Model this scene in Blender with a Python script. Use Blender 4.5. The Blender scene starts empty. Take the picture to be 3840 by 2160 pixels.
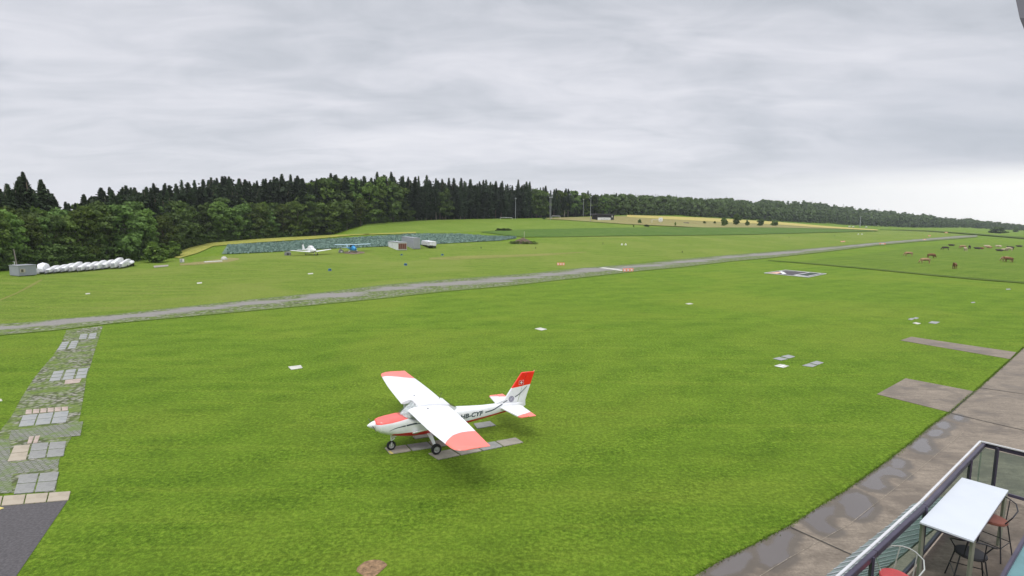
import bpy, bmesh, math, random
import numpy as np
from mathutils import Matrix, Vector
random.seed(7); RNG = np.random.default_rng(11)
SC = bpy.context.scene
COL = SC.collection
R = math.radians

# ------------------------------------------------------------------ camera
FPX, PITCH, ROLL, HC = 2050.0, R(6.9), R(0.4), 9.2
def rays(px, py):
    u0 = (np.asarray(px, float) - 1920) / FPX; v0 = (np.asarray(py, float) - 1080) / FPX
    c, s = math.cos(ROLL), math.sin(ROLL); u = u0*c + v0*s; v = -u0*s + v0*c
    cp, sp = math.cos(PITCH), math.sin(PITCH)
    return u, cp - v*sp, -sp - v*cp
cam = bpy.data.objects.new('camera', bpy.data.cameras.new('camera')); COL.objects.link(cam)
cam.data.sensor_width = 36; cam.data.lens = 36*FPX/3840; cam.data.clip_start = 0.1; cam.data.clip_end = 9000
_f = Vector((0, math.cos(PITCH), -math.sin(PITCH))); _u = Vector((0, math.sin(PITCH), math.cos(PITCH))); _r = Vector((1, 0, 0))
_cr, _sr = math.cos(ROLL), math.sin(ROLL)
_r2 = _r*_cr + _u*_sr; _u2 = _u*_cr - _r*_sr
M = Matrix((( _r2.x, _u2.x, -_f.x, 0), (_r2.y, _u2.y, -_f.y, 0), (_r2.z, _u2.z, -_f.z, HC), (0, 0, 0, 1)))
cam.matrix_world = M
SC.camera = cam

# ------------------------------------------------------------------ world, sun, exposure
SUN_EL, SUN_AZ = R(60), R(200)      # azimuth measured clockwise from +Y
W = bpy.data.worlds.new('World'); SC.world = W; W.use_nodes = True
nt = W.node_tree; nt.nodes.clear()
def N(t, typ, **k):
    n = t.nodes.new(typ)
    for a, b in k.items(): setattr(n, a, b)
    return n
def L(t, a, b): t.links.new(a, b)
def ramp(t, src, stops, interp='LINEAR'):
    n = N(t, 'ShaderNodeValToRGB'); n.color_ramp.interpolation = interp
    e = n.color_ramp.elements
    while len(e) < len(stops): e.new(0.5)
    for i, (p, c) in enumerate(stops):
        e[i].position = p; e[i].color = (c, c, c, 1) if isinstance(c, (int, float)) else (*c, 1)
    L(t, src, n.inputs[0]); return n.outputs[0]
def math_(t, op, a, b=None, c=None, clamp=False):
    n = N(t, 'ShaderNodeMath', operation=op); n.use_clamp = clamp
    for i, v in enumerate((a, b, c)):
        if v is None: continue
        if isinstance(v, (int, float)): n.inputs[i].default_value = v
        else: L(t, v, n.inputs[i])
    return n.outputs[0]
def mix(t, fac, a, b, mode='MIX'):
    n = N(t, 'ShaderNodeMix', data_type='RGBA', blend_type=mode)
    for i, v in ((0, fac), (6, a), (7, b)):
        if isinstance(v, (int, float)): n.inputs[i].default_value = v
        elif isinstance(v, tuple): n.inputs[i].default_value = (*v, 1)
        else: L(t, v, n.inputs[i])
    return n.outputs[2]
def noise(t, vec, scale, detail=4, rough=0.5, dist=0.0, out=0):
    n = N(t, 'ShaderNodeTexNoise'); n.inputs['Scale'].default_value = scale; n.inputs['Detail'].default_value = detail
    n.inputs['Roughness'].default_value = rough; n.inputs['Distortion'].default_value = dist
    if vec is not None: L(t, vec, n.inputs['Vector'])
    return n.outputs[out]
tc = N(nt, 'ShaderNodeTexCoord'); sep = N(nt, 'ShaderNodeSeparateXYZ'); L(nt, tc.outputs['Generated'], sep.inputs[0])
zz = math_(nt, 'MAXIMUM', sep.outputs[2], 0.0)
den = math_(nt, 'ADD', zz, 0.17)
cx = math_(nt, 'DIVIDE', sep.outputs[0], den); cy = math_(nt, 'DIVIDE', sep.outputs[1], den)
cmb = N(nt, 'ShaderNodeCombineXYZ'); L(nt, cx, cmb.inputs[0]); L(nt, cy, cmb.inputs[1])
mp = N(nt, 'ShaderNodeMapping'); mp.inputs['Rotation'].default_value = (0, 0, R(-28)); mp.inputs['Scale'].default_value = (0.75, 1.25, 1)
L(nt, cmb.outputs[0], mp.inputs[0])
n1 = noise(nt, mp.outputs[0], 0.85, 7, 0.50, 0.9)
n2 = noise(nt, mp.outputs[0], 2.9, 8, 0.55, 0.9)
cl = math_(nt, 'ADD', math_(nt, 'MULTIPLY', n1, 0.66), math_(nt, 'MULTIPLY', n2, 0.34))
cloud = ramp(nt, cl, [(0.34, (0.53, 0.56, 0.61)), (0.45, (0.66, 0.68, 0.735)), (0.55, (0.80, 0.805, 0.86)), (0.66, (0.91, 0.905, 0.95))])
# low overcast thins towards the horizon; brightest gap low on the right
hz = ramp(nt, zz, [(0.0, 1.0), (0.05, 0.85), (0.13, 0.25), (0.30, 0.0)])
azr = math_(nt, 'ARCTAN2', sep.outputs[0], sep.outputs[1])
gap = ramp(nt, azr, [(0.30, 0.0), (0.75, 1.0)])
gapz = ramp(nt, zz, [(0.0, 1.0), (0.055, 1.0), (0.085, 0.0)])
pale = mix(nt, math_(nt, 'MULTIPLY', hz, 0.75), cloud, (0.87, 0.875, 0.93))
bandz = ramp(nt, zz, [(0.07, 0.0), (0.10, 1.0), (0.17, 0.8), (0.25, 0.0)])
band = mix(nt, math_(nt, 'MULTIPLY', math_(nt, 'MULTIPLY', bandz, gap), 0.55), pale, (0.50, 0.54, 0.61))
skyc = mix(nt, math_(nt, 'MULTIPLY', gap, gapz), band, (1.25, 1.24, 1.20))
# the cloud deck is brighter overhead, where the hidden sun stands, than near the horizon
zen = ramp(nt, zz, [(0.42, 1.0), (0.75, 2.0 / 2.2), (1.0, 1.0)])
zb = N(nt, 'ShaderNodeMapRange'); zb.inputs[1].default_value = 0.45; zb.inputs[2].default_value = 0.9; zb.inputs[3].default_value = 1.0; zb.inputs[4].default_value = 2.7
L(nt, zz, zb.inputs[0])
bgc = N(nt, 'ShaderNodeBackground'); L(nt, skyc, bgc.inputs[0]); L(nt, zb.outputs[0], bgc.inputs[1])
sky = N(nt, 'ShaderNodeTexSky'); sky.sky_type = 'NISHITA'; sky.sun_disc = False; sky.sun_elevation = SUN_EL; sky.sun_rotation = SUN_AZ
bgs = N(nt, 'ShaderNodeBackground'); L(nt, sky.outputs[0], bgs.inputs[0]); bgs.inputs[1].default_value = 0.08
mx = N(nt, 'ShaderNodeMixShader'); mx.inputs[0].default_value = 0.9; L(nt, bgs.outputs[0], mx.inputs[1]); L(nt, bgc.outputs[0], mx.inputs[2])
wo = N(nt, 'ShaderNodeOutputWorld'); L(nt, mx.outputs[0], wo.inputs[0])
sun = bpy.data.objects.new('sun', bpy.data.lights.new('sun', 'SUN')); COL.objects.link(sun)
sun.data.energy = 1.5; sun.data.angle = R(18); sun.data.color = (1.0, 0.97, 0.93)
_sd = Vector((math.sin(SUN_AZ)*math.cos(SUN_EL), math.cos(SUN_AZ)*math.cos(SUN_EL), math.sin(SUN_EL)))
sun.rotation_euler = _sd.to_track_quat('Z', 'Y').to_euler()
SC.view_settings.view_transform = 'Standard'; SC.view_settings.look = 'None'; SC.view_settings.exposure = 0.0; SC.view_settings.gamma = 1
SC.cycles.max_bounces = 6; SC.cycles.transparent_max_bounces = 12

# ------------------------------------------------------------------ terrain function
# forest foot line: photo column, row, distance of the forest edge
BASE = [(-300,1040,112),(0,1013,120),(150,996,127),(500,976,142),(634,958,155),(708,926,170),(783,910,180),(960,895,192),(1146,884,200),(1243,876,206),
        (1375,838,216),(1593,825,245),(1800,820,270),(1920,819,280),(2117,814,305),(2351,805,360),(2545,808,440),(2760,821,540),(2873,829,600),
        (3059,837,700),(3245,848,800),(3432,854,900),(3618,854,1000),(3840,866,1200),(4200,870,1250)]
_bx = np.array([b[0] for b in BASE], float); _by = np.array([b[1] for b in BASE], float); _bd = np.array([b[2] for b in BASE], float)
_dx, _dy, _dz = rays(_bx, _by)
B_AZ = np.arctan2(_dx, _dy); B_Z = HC + _bd*_dz/np.hypot(_dx, _dy)
def px_az(px, py=830):
    a, b, c = rays(px, py); return np.arctan2(a, b)
def forest(az): return np.interp(az, B_AZ, _bd), np.interp(az, B_AZ, B_Z)
A_SL0, A_SL1 = float(px_az(2200)), float(px_az(2900))
def T(x, y):
    x = np.asarray(x, float); y = np.asarray(y, float)
    r = np.hypot(x, y); az = np.arctan2(x, y)
    D, z = forest(az); r0 = np.minimum(0.55*D, 125)
    t = np.clip((r - r0)/(D - r0), 0, 1)
    back = np.clip((2.2 - np.abs(az))/0.8, 0, 1)
    sl = np.interp(az, [A_SL0, A_SL1, float(px_az(3500))], [0.0, 0.10, 0.03])
    h = z*t**1.25*back + sl*np.clip(r - D, 0, 260)*back
    return h
def G(px, py, dz=0.0, kz=0.0):
    """world point(s) where the sight line through a photo pixel meets the ground raised by dz"""
    px, py = np.broadcast_arrays(np.asarray(px, float), np.asarray(py, float))
    a, b, c = rays(px, py); hyp = np.hypot(a, b); a, b, c = a/hyp, b/hyp, c/hyp
    rr = np.geomspace(6, 1500, 260)
    lo = np.full(px.shape, 6.0); hi = np.full(px.shape, 1500.0); done = np.zeros(px.shape, bool)
    f = lambda r: HC + c*r - T(a*r, b*r) - dz - kz*r
    prev = f(np.full(px.shape, rr[0]))
    for i in range(1, len(rr)):
        cur = f(np.full(px.shape, rr[i])); hit = (~done) & (cur <= 0)
        lo = np.where(hit, rr[i-1], lo); hi = np.where(hit, rr[i], hi); done |= hit
    for _ in range(30):
        m = (lo + hi)/2; v = f(m) > 0; lo = np.where(v, m, lo); hi = np.where(v, hi, m)
    m = (lo + hi)/2
    return np.stack([a*m, b*m, HC + c*m], -1)
def P(px, py): 
    g = G(px, py); return Vector((float(g[0]), float(g[1]), float(g[2])))
def atz(px, py, z):
    a, b, c = rays(px, py); t = (z - HC)/c; return Vector((float(a*t), float(b*t), z))
def depth(v): return v.y*math.cos(PITCH) - (v.z - HC)*math.sin(PITCH)
def mpp(v): return depth(v)/FPX          # metres per photo pixel at v

# ------------------------------------------------------------------ object helpers
def tag(o, label=None, cat=None, group=None, kind=None):
    if label: o['label'] = label
    if cat: o['category'] = cat
    if group: o['group'] = group
    if kind: o['kind'] = kind
    return o
def empty(name, loc=(0, 0, 0), rz=0.0, label=None, cat=None, group=None):
    o = bpy.data.objects.new(name, None); COL.objects.link(o); o.empty_display_size = 0.2
    o.location = loc; o.rotation_euler = (0, 0, rz); return tag(o, label, cat, group)
class MB:
    def __init__(s): s.v = []; s.f = []; s.mi = []; s.uv = None
    def add(s, vs, fs, mi=0):
        k = len(s.v); s.v += [tuple(v) for v in vs]; s.f += [tuple(i + k for i in f) for f in fs]; s.mi += [mi]*len(fs); return s
    def box(s, c, d, rz=0.0, mi=0, tilt=None):
        x, y, z = d[0]/2, d[1]/2, d[2]/2
        m = Matrix.Rotation(rz, 3, 'Z')
        if tilt is not None: m = tilt @ m if isinstance(tilt, Matrix) else m
        vs = [Vector(c) + m @ Vector(p) for p in ((-x,-y,-z),(x,-y,-z),(x,y,-z),(-x,y,-z),(-x,-y,z),(x,-y,z),(x,y,z),(-x,y,z))]
        return s.add(vs, [(0,3,2,1),(4,5,6,7),(0,1,5,4),(1,2,6,5),(2,3,7,6),(3,0,4,7)], mi)
    def bar(s, a, b, w, h=None, mi=0, up=(0, 0, 1)):
        a, b = Vector(a), Vector(b); h = h or w; d = (b - a).normalized(); u = Vector(up)
        if abs(d.dot(u)) > 0.98: u = Vector((1, 0, 0))
        sx = d.cross(u).normalized()*w/2; sy = sx.cross(d).normalized()*h/2
        vs = [a-sx-sy, a+sx-sy, a+sx+sy, a-sx+sy, b-sx-sy, b+sx-sy, b+sx+sy, b-sx+sy]
        return s.add(vs, [(0,1,2,3),(7,6,5,4),(0,4,5,1),(1,5,6,2),(2,6,7,3),(3,7,4,0)], mi)
    def tube(s, pts, r, n=8, mi=0, closed=False, caps=True):
        pts = [Vector(p) for p in pts]; rs = r if isinstance(r, (list, tuple)) else [r]*len(pts)
        rings = []; prevu = None
        for i, p in enumerate(pts):
            if closed: d = (pts[(i+1) % len(pts)] - pts[i-1]).normalized()
            else: d = (pts[min(i+1, len(pts)-1)] - pts[max(i-1, 0)]).normalized()
            u = prevu if prevu is not None else (Vector((0, 0, 1)) if abs(d.z) < 0.9 else Vector((1, 0, 0)))
            u = (u - d*u.dot(d)).normalized(); prevu = u; w = d.cross(u)
            rings.append([p + (u*math.cos(2*math.pi*k/n) + w*math.sin(2*math.pi*k/n))*rs[i] for k in range(n)])
        vs = [v for rg in rings for v in rg]; fs = []; m = len(rings)
        for i in range(m if closed else m-1):
            for k in range(n):
                a = i*n + k; b = i*n + (k+1) % n; c = ((i+1) % m)*n + (k+1) % n; d2 = ((i+1) % m)*n + k
                fs.append((a, b, c, d2))
        if caps and not closed: fs += [tuple(range(n-1, -1, -1)), tuple(range((m-1)*n, m*n))]
        return s.add(vs, fs, mi)
    def prism(s, poly, t0, t1, axis='z', mi=0):
        def mk(p, t): return {'z': (p[0], p[1], t), 'y': (p[0], t, p[1]), 'x': (t, p[0], p[1])}[axis]
        n = len(poly); vs = [mk(p, t0) for p in poly] + [mk(p, t1) for p in poly]
        fs = [tuple(range(n-1, -1, -1)), tuple(range(n, 2*n))] + [(i, (i+1) % n, n + (i+1) % n, n + i) for i in range(n)]
        return s.add(vs, fs, mi)
    def loft(s, rings, caps=True, mi=0):
        n = len(rings[0]); vs = [v for r_ in rings for v in r_]; fs = []
        for i in range(len(rings)-1):
            for k in range(n): fs.append((i*n+k, i*n+(k+1) % n, (i+1)*n+(k+1) % n, (i+1)*n+k))
        if caps: fs += [tuple(range(n-1, -1, -1)), tuple(range((len(rings)-1)*n, len(rings)*n))]
        return s.add(vs, fs, mi)
    def build(s, name, mat, parent=None, smooth=False, bevel=0.0):
        me = bpy.data.meshes.new(name); me.from_pydata([tuple(v) for v in s.v], [], s.f)
        for m in (mat if isinstance(mat, (list, tuple)) else [mat]): me.materials.append(m)
        me.polygons.foreach_set('material_index', s.mi)
        bm = bmesh.new(); bm.from_mesh(me); bmesh.ops.recalc_face_normals(bm, faces=bm.faces)
        if bevel: bmesh.ops.bevel(bm, geom=list(bm.edges), offset=bevel, segments=2, affect='EDGES', clamp_overlap=True)
        bm.to_mesh(me); bm.free()
        if smooth:
            me.polygons.foreach_set('use_smooth', [True]*len(me.polygons))
            try: me.set_sharp_from_angle(angle=R(38))
            except Exception: pass
        me.update()
        o = bpy.data.objects.new(name, me); COL.objects.link(o)
        if parent: o.parent = parent
        return o
def np_mesh(name, v, f, mat, parent=None, link=True):
    """v (n,3) array; f (m,4) array of quads"""
    me = bpy.data.meshes.new(name); v = np.asarray(v, np.float32); f = np.asarray(f, np.int32)
    me.vertices.add(len(v)); me.vertices.foreach_set('co', v.ravel())
    me.loops.add(f.size); me.loops.foreach_set('vertex_index', f.ravel())
    me.polygons.add(len(f)); me.polygons.foreach_set('loop_start', np.arange(len(f), dtype=np.int32)*f.shape[1])
    me.update(calc_edges=True); me.materials.append(mat)
    if not link: return me
    o = bpy.data.objects.new(name, me); COL.objects.link(o)
    if parent: o.parent = parent
    return o
def patch(name, A, B, nu, nv, mat, dz=0.012, kz=0.0004, kind='structure', world=False):
    """sheet draped on the ground between two outlines; uv: u metres along, v 0..1 across"""
    A = np.array(A, float); B = np.array(B, float); k = len(A)
    ts = np.linspace(0, k-1, nu); i0 = np.clip(ts.astype(int), 0, k-2); fr = (ts - i0)[:, None]
    a = A[i0]*(1-fr) + A[i0+1]*fr; b = B[i0]*(1-fr) + B[i0+1]*fr
    w = np.linspace(0, 1, nv)[None, :, None]
    p = a[:, None, :]*(1-w) + b[:, None, :]*w
    if world: v = np.concatenate([p, (T(p[..., 0], p[..., 1]) + dz)[..., None]], -1)
    else: v = G(p[..., 0], p[..., 1], dz, kz)
    idx = np.arange(nu*nv).reshape(nu, nv)
    f = np.stack([idx[:-1, :-1], idx[1:, :-1], idx[1:, 1:], idx[:-1, 1:]], -1).reshape(-1, 4)
    vv = v.reshape(-1, 3)
    q = vv[f[0]]; nrm = np.cross(q[1]-q[0], q[2]-q[0])
    if nrm[2] < 0: f = f[:, ::-1]
    o = np_mesh(name, vv, f, mat)
    mid = v[:, nv//2, :2]; cum = np.concatenate([[0], np.cumsum(np.linalg.norm(np.diff(mid, axis=0), axis=1))])
    uvv = np.stack([np.repeat(cum, nv), np.tile(np.linspace(0, 1, nv), nu)], -1)
    uvl = o.data.uv_layers.new(name='UVMap'); li = np.empty(len(o.data.loops), np.int32); o.data.loops.foreach_get('vertex_index', li)
    uvl.data.foreach_set('uv', uvv[li].astype(np.float32).ravel())
    if kind: o['kind'] = kind
    return o

# ------------------------------------------------------------------ materials
def base_mat(name):
    m = bpy.data.materials.new(name); m.use_nodes = True; t = m.node_tree; b = t.nodes['Principled BSDF']; return m, t, b
def mat(name, col, rough=0.6, var=0.12, scale=3.0, bump=0.0, bscale=30.0, metal=0.0, spec=0.5, dirt=None, dscale=1.5, coord='Object'):
    m, t, b = base_mat(name); c = N(t, 'ShaderNodeTexCoord').outputs[coord]
    n = noise(t, c, scale, 6, 0.6)
    dk = tuple(max(0, x*(1-var*2)) for x in col); lt = tuple(min(1, x*(1+var)) for x in col)
    o = ramp(t, n, [(0.3, dk), (0.7, lt)])
    if dirt:
        d = ramp(t, noise(t, c, dscale, 8, 0.65), [(0.50, 0.0), (0.68, 0.8)])
        o = mix(t, d, o, dirt)
    L(t, o, b.inputs['Base Color']); b.inputs['Roughness'].default_value = rough; b.inputs['Metallic'].default_value = metal
    b.inputs['Specular IOR Level'].default_value = spec
    if bump:
        bp = N(t, 'ShaderNodeBump'); bp.inputs['Strength'].default_value = bump; bp.inputs['Distance'].default_value = 0.02
        L(t, noise(t, c, bscale, 5, 0.6), bp.inputs['Height']); L(t, bp.outputs[0], b.inputs['Normal'])
    return m
def wpos(t): return N(t, 'ShaderNodeNewGeometry').outputs['Position']
def mapping(t, v, rot=0.0, sc=(1, 1, 1)):
    m = N(t, 'ShaderNodeMapping'); m.inputs['Rotation'].default_value = (0, 0, rot); m.inputs['Scale'].default_value = sc
    L(t, v, m.inputs[0]); return m.outputs[0]
RW_DIR = math.atan2(196.8-20.6, 206.6)          # roughly the runway's direction in plan
def grass_mat(name, dark, mid_, light, dry, dryamt=0.5, streak=0.5, contrast=1.0):
    m, t, b = base_mat(name); w = wpos(t)
    big = noise(t, w, 0.05, 5, 0.6, 0.8); med = noise(t, w, 0.40, 6, 0.70, 0.5); fine = noise(t, w, 6.0, 5, 0.80); tiny = noise(t, w, 22, 3, 0.85)
    st = noise(t, mapping(t, w, -R(44), (0.06, 1.0, 1)), 0.9, 6, 0.65, 0.3)
    a = math_(t, 'ADD', math_(t, 'MULTIPLY', fine, 0.42), math_(t, 'MULTIPLY', tiny, 0.30))
    a = math_(t, 'ADD', a, math_(t, 'MULTIPLY', med, 0.18)); a = math_(t, 'ADD', a, math_(t, 'MULTIPLY', st, 0.10))
    k = 0.062/contrast
    g = ramp(t, a, [(0.50-k, dark), (0.50, mid_), (0.50+k, light)])
    g = mix(t, ramp(t, big, [(0.46, 0.0), (0.62, dryamt)]), g, mix(t, fine, dry, light))
    g = mix(t, ramp(t, st, [(0.51, 0.0), (0.64, 0.70*streak)]), g, dry)
    g = mix(t, ramp(t, noise(t, w, 0.16, 6, 0.75, 0.7), [(0.48, 0.0), (0.68, 0.22)]), g, tuple(0.76*x for x in mid_))
    g = mix(t, ramp(t, noise(t, w, 2.2, 5, 0.8), [(0.54, 0.0), (0.66, 0.28)]), g, dark)
    g = mix(t, ramp(t, noise(t, w, 14, 3, 0.8), [(0.57, 0.0), (0.70, 0.55)]), g, tuple(min(1, 1.25*x) for x in light))
    gr1 = ramp(t, noise(t, w, 8.0, 2, 0.6), [(0.36, 0.76), (0.50, 0.99), (0.64, 1.23)]); gr2 = ramp(t, noise(t, w, 2.6, 4, 0.75), [(0.38, 0.89), (0.50, 1.0), (0.62, 1.11)])
    g = mix(t, 1.0, mix(t, 1.0, g, gr1, 'MULTIPLY'), gr2, 'MULTIPLY')
    # mowing lanes: the sward leans to and fro along the runway
    wv = N(t, 'ShaderNodeTexWave'); wv.inputs['Scale'].default_value = 0.085; wv.inputs['Distortion'].default_value = 2.2; wv.inputs['Detail'].default_value = 2; wv.inputs['Detail Scale'].default_value = 0.4
    wv.bands_direction = 'Y'; L(t, mapping(t, w, -R(36)), wv.inputs['Vector'])
    g = mix(t, math_(t, 'MULTIPLY', wv.outputs['Fac'], 0.22), g, light)
    L(t, g, b.inputs['Base Color']); b.inputs['Roughness'].default_value = 0.9; b.inputs['Specular IOR Level'].default_value = 0.08
    bp = N(t, 'ShaderNodeBump'); bp.inputs['Strength'].default_value = 0.8; bp.inputs['Distance'].default_value = 0.06
    L(t, math_(t, 'ADD', fine, tiny), bp.inputs['Height']); L(t, bp.outputs[0], b.inputs['Normal'])
    return m
M_LAWN = grass_mat('lawn', (0.064, 0.120, 0.010), (0.110, 0.195, 0.014), (0.165, 0.252, 0.025), (0.190, 0.215, 0.030), 0.50, 0.22)
M_FIELD = grass_mat('airfield_grass', (0.085, 0.140, 0.015), (0.130, 0.200, 0.022), (0.180, 0.250, 0.036), (0.210, 0.215, 0.058), 0.7, 0.6)
M_PITCH = grass_mat('pitch_grass', (0.088, 0.150, 0.014), (0.125, 0.200, 0.022), (0.16, 0.23, 0.035), (0.22, 0.27, 0.06), 0.4, 0.4)
M_PAST = grass_mat('pasture_grass', (0.058, 0.115, 0.010), (0.100, 0.172, 0.015), (0.155, 0.225, 0.03), (0.15, 0.19, 0.03), 0.4, 0.3)
M_STRIP = grass_mat('yellowed_grass', (0.13, 0.15, 0.03), (0.19, 0.205, 0.05), (0.25, 0.26, 0.07), (0.24, 0.22, 0.08), 0.5, 0.6)
M_DRY = grass_mat('dry_meadow', (0.16, 0.15, 0.05), (0.24, 0.21, 0.085), (0.32, 0.28, 0.12), (0.17, 0.21, 0.06), 0.7, 0.5)
M_WHEAT = grass_mat('ripening_field', (0.33, 0.27, 0.08), (0.43, 0.36, 0.11), (0.50, 0.42, 0.15), (0.30, 0.30, 0.09), 0.5, 0.6)
M_MARG = grass_mat('flower_margin', (0.16, 0.20, 0.03), (0.27, 0.28, 0.06), (0.38, 0.36, 0.08), (0.30, 0.27, 0.08), 0.7, 0.5)
M_CROP = grass_mat('green_crop', (0.040, 0.095, 0.014), (0.070, 0.138, 0.022), (0.11, 0.18, 0.032), (0.12, 0.18, 0.03), 0.3, 0.9)
M_CSOIL = grass_mat('cabbage_rows', (0.06, 0.095, 0.055), (0.11, 0.17, 0.12), (0.19, 0.27, 0.21), (0.12, 0.16, 0.09), 0.3, 0.7)
M_TALL = grass_mat('rough_grass', (0.045, 0.085, 0.012), (0.080, 0.130, 0.018), (0.11, 0.17, 0.03), (0.15, 0.15, 0.04), 0.4, 0.3)
M_SOIL = mat('bare_soil', (0.19, 0.14, 0.09), 0.95, 0.25, 1.6, 0.5, 12)
def gravel_mat(name, core=True):
    m, t, b = base_mat(name); w = wpos(t); uv = N(t, 'ShaderNodeUVMap').outputs[0]; s = N(t, 'ShaderNodeSeparateXYZ'); L(t, uv, s.inputs[0])
    vo = N(t, 'ShaderNodeTexVoronoi'); vo.inputs['Scale'].default_value = 4.6 if not core else 2.6; L(t, w, vo.inputs['Vector'])
    st = ramp(t, vo.outputs['Distance'], [(0.10, (0.33, 0.31, 0.27)), (0.42, (0.22, 0.215, 0.18)), (0.62, (0.075, 0.085, 0.04))])
    gr = ramp(t, noise(t, w, 4, 5, 0.7), [(0.35, (0.07, 0.12, 0.02)), (0.65, (0.16, 0.21, 0.05))])
    fine = ramp(t, noise(t, w, 9, 6, 0.8), [(0.3, (0.17, 0.16, 0.145)), (0.7, (0.29, 0.275, 0.255))])
    n = noise(t, w, 0.5, 5, 0.7)
    if core:
        d = math_(t, 'ABSOLUTE', math_(t, 'SUBTRACT', s.outputs[1], 0.38))
        lane = noise(t, mapping(t, w, -R(44), (0.25, 1, 1)), 0.25, 4, 0.6)
        d = math_(t, 'ADD', d, math_(t, 'MULTIPLY', math_(t, 'SUBTRACT', lane, 0.42), 0.95)); d = math_(t, 'ADD', d, math_(t, 'MULTIPLY', math_(t, 'SUBTRACT', n, 0.5), 0.18))
        c = mix(t, ramp(t, noise(t, w, 1.1, 6, 0.8), [(0.42, 0.0), (0.56, 1.0)]), st, gr)
        c = mix(t, ramp(t, d, [(0.17, 0.0), (0.30, 1.0)]), fine, c)
        c = mix(t, ramp(t, math_(t, 'ADD', math_(t, 'ABSOLUTE', math_(t, 'SUBTRACT', s.outputs[1], 0.5)), math_(t, 'MULTIPLY', math_(t, 'SUBTRACT', n, 0.5), 0.1)), [(0.42, 0.0), (0.46, 1.0)]), c, gr)
    else:
        c = mix(t, ramp(t, n, [(0.44, 0.0), (0.60, 1.0)]), st, gr)
        c = mix(t, ramp(t, noise(t, w, 1.9, 5, 0.7), [(0.52, 0.0), (0.60, 0.9)]), c, gr)
    L(t, c, b.inputs['Base Color']); b.inputs['Roughness'].default_value = 0.95; b.inputs['Specular IOR Level'].default_value = 0.2
    bp = N(t, 'ShaderNodeBump'); bp.inputs['Strength'].default_value = 0.6; bp.inputs['Distance'].default_value = 0.05
    L(t, vo.outputs['Distance'], bp.inputs['Height']); bp.invert = True; L(t, bp.outputs[0], b.inputs['Normal'])
    return m
M_RUN = gravel_mat('runway_gravel'); M_PATH = gravel_mat('grown_over_cobbles', False)
def paver_mat(name, rot):
    m, t, b = base_mat(name); w = wpos(t)
    br = N(t, 'ShaderNodeTexBrick'); L(t, mapping(t, w, rot), br.inputs['Vector']); br.inputs['Scale'].default_value = 1
    br.inputs['Brick Width'].default_value = 0.20; br.inputs['Row Height'].default_value = 0.16; br.inputs['Mortar Size'].default_value = 0.022; br.offset = 0.5
    br.inputs['Color1'].default_value = (0.23, 0.225, 0.20, 1); br.inputs['Color2'].default_value = (0.17, 0.17, 0.155, 1); br.inputs['Mortar'].default_value = (0.10, 0.115, 0.06, 1)
    c = mix(t, ramp(t, noise(t, w, 1.1, 6, 0.7), [(0.46, 0.0), (0.60, 0.85)]), br.outputs[0], (0.11, 0.165, 0.035))
    L(t, c, b.inputs['Base Color']); b.inputs['Roughness'].default_value = 0.9
    return m
M_PAVER = paver_mat('block_pavers', R(-20))
def concrete(name, col, rough=0.75, wet=True):
    m, t, b = base_mat(name); w = wpos(t)
    n1 = noise(t, w, 0.55, 8, 0.65, 0.4); n2 = noise(t, w, 6, 6, 0.75); n3 = noise(t, mapping(t, w, -R(52), (0.35, 2.2, 1)), 0.8, 7, 0.7, 0.6)
    c = ramp(t, n2, [(0.3, tuple(x*0.78 for x in col)), (0.7, tuple(x*1.18 for x in col))])
    n4 = noise(t, mapping(t, w, R(38), (0.5, 3.0, 1)), 3.0, 8, 0.8, 0.8); n5 = noise(t, w, 14, 4, 0.85)
    c = mix(t, ramp(t, n3, [(0.40, 0.0), (0.62, 0.65)]), c, tuple(x*1.45 for x in col))
    c = mix(t, ramp(t, n4, [(0.50, 0.0), (0.62, 0.55)]), c, tuple(x*1.6 for x in col)); c = mix(t, ramp(t, n4, [(0.36, 0.6), (0.46, 0.0)]), c, tuple(x*0.62 for x in col))
    c = mix(t, 1.0, c, ramp(t, n5, [(0.35, 0.80), (0.65, 1.20)]), 'MULTIPLY')
    c = mix(t, ramp(t, n1, [(0.48, 0.0), (0.62, 0.65)]), c, (col[0]*0.48, col[1]*0.43, col[2]*0.38))
    rr = ramp(t, n1, [(0.48, rough), (0.62, 0.42)] if wet else [(0, rough), (1, rough)])
    at = N(t, 'ShaderNodeAttribute'); at.attribute_name = 'wet'
    wt = math_(t, 'ADD', at.outputs['Fac'], math_(t, 'MULTIPLY', math_(t, 'SUBTRACT', noise(t, w, 2.2, 6, 0.65, 0.5), 0.5), 0.35))
    c = mix(t, ramp(t, wt, [(0.18, 0.0), (0.34, 0.85)]), c, tuple(x*0.52 for x in col))            # soaked concrete round the water
    pud = ramp(t, wt, [(0.50, 0.0), (0.60, 1.0)])
    c = mix(t, pud, c, (0.105, 0.088, 0.078)); L(t, c, b.inputs['Base Color'])
    L(t, mix(t, pud, mix(t, ramp(t, wt, [(0.18, 0.0), (0.34, 1.0)]), rr, (0.34, 0.34, 0.34)), (0.07, 0.07, 0.07)), b.inputs['Roughness'])
    L(t, math_(t, 'MULTIPLY', pud, 0.8), b.inputs['Coat Weight']); b.inputs['Coat Roughness'].default_value = 0.03
    b.inputs['Specular IOR Level'].default_value = 0.35
    bp = N(t, 'ShaderNodeBump'); bp.inputs['Strength'].default_value = 0.15; bp.inputs['Distance'].default_value = 0.01
    L(t, n2, bp.inputs['Height']); L(t, bp.outputs[0], b.inputs['Normal'])
    return m
M_APRON = concrete('apron_concrete', (0.180, 0.149, 0.114))
M_JOINT = mat('joint', (0.05, 0.045, 0.038), 0.9)
M_JOINT2 = mat('pale_joint', (0.36, 0.31, 0.24), 0.9, 0.3, 8)
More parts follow.
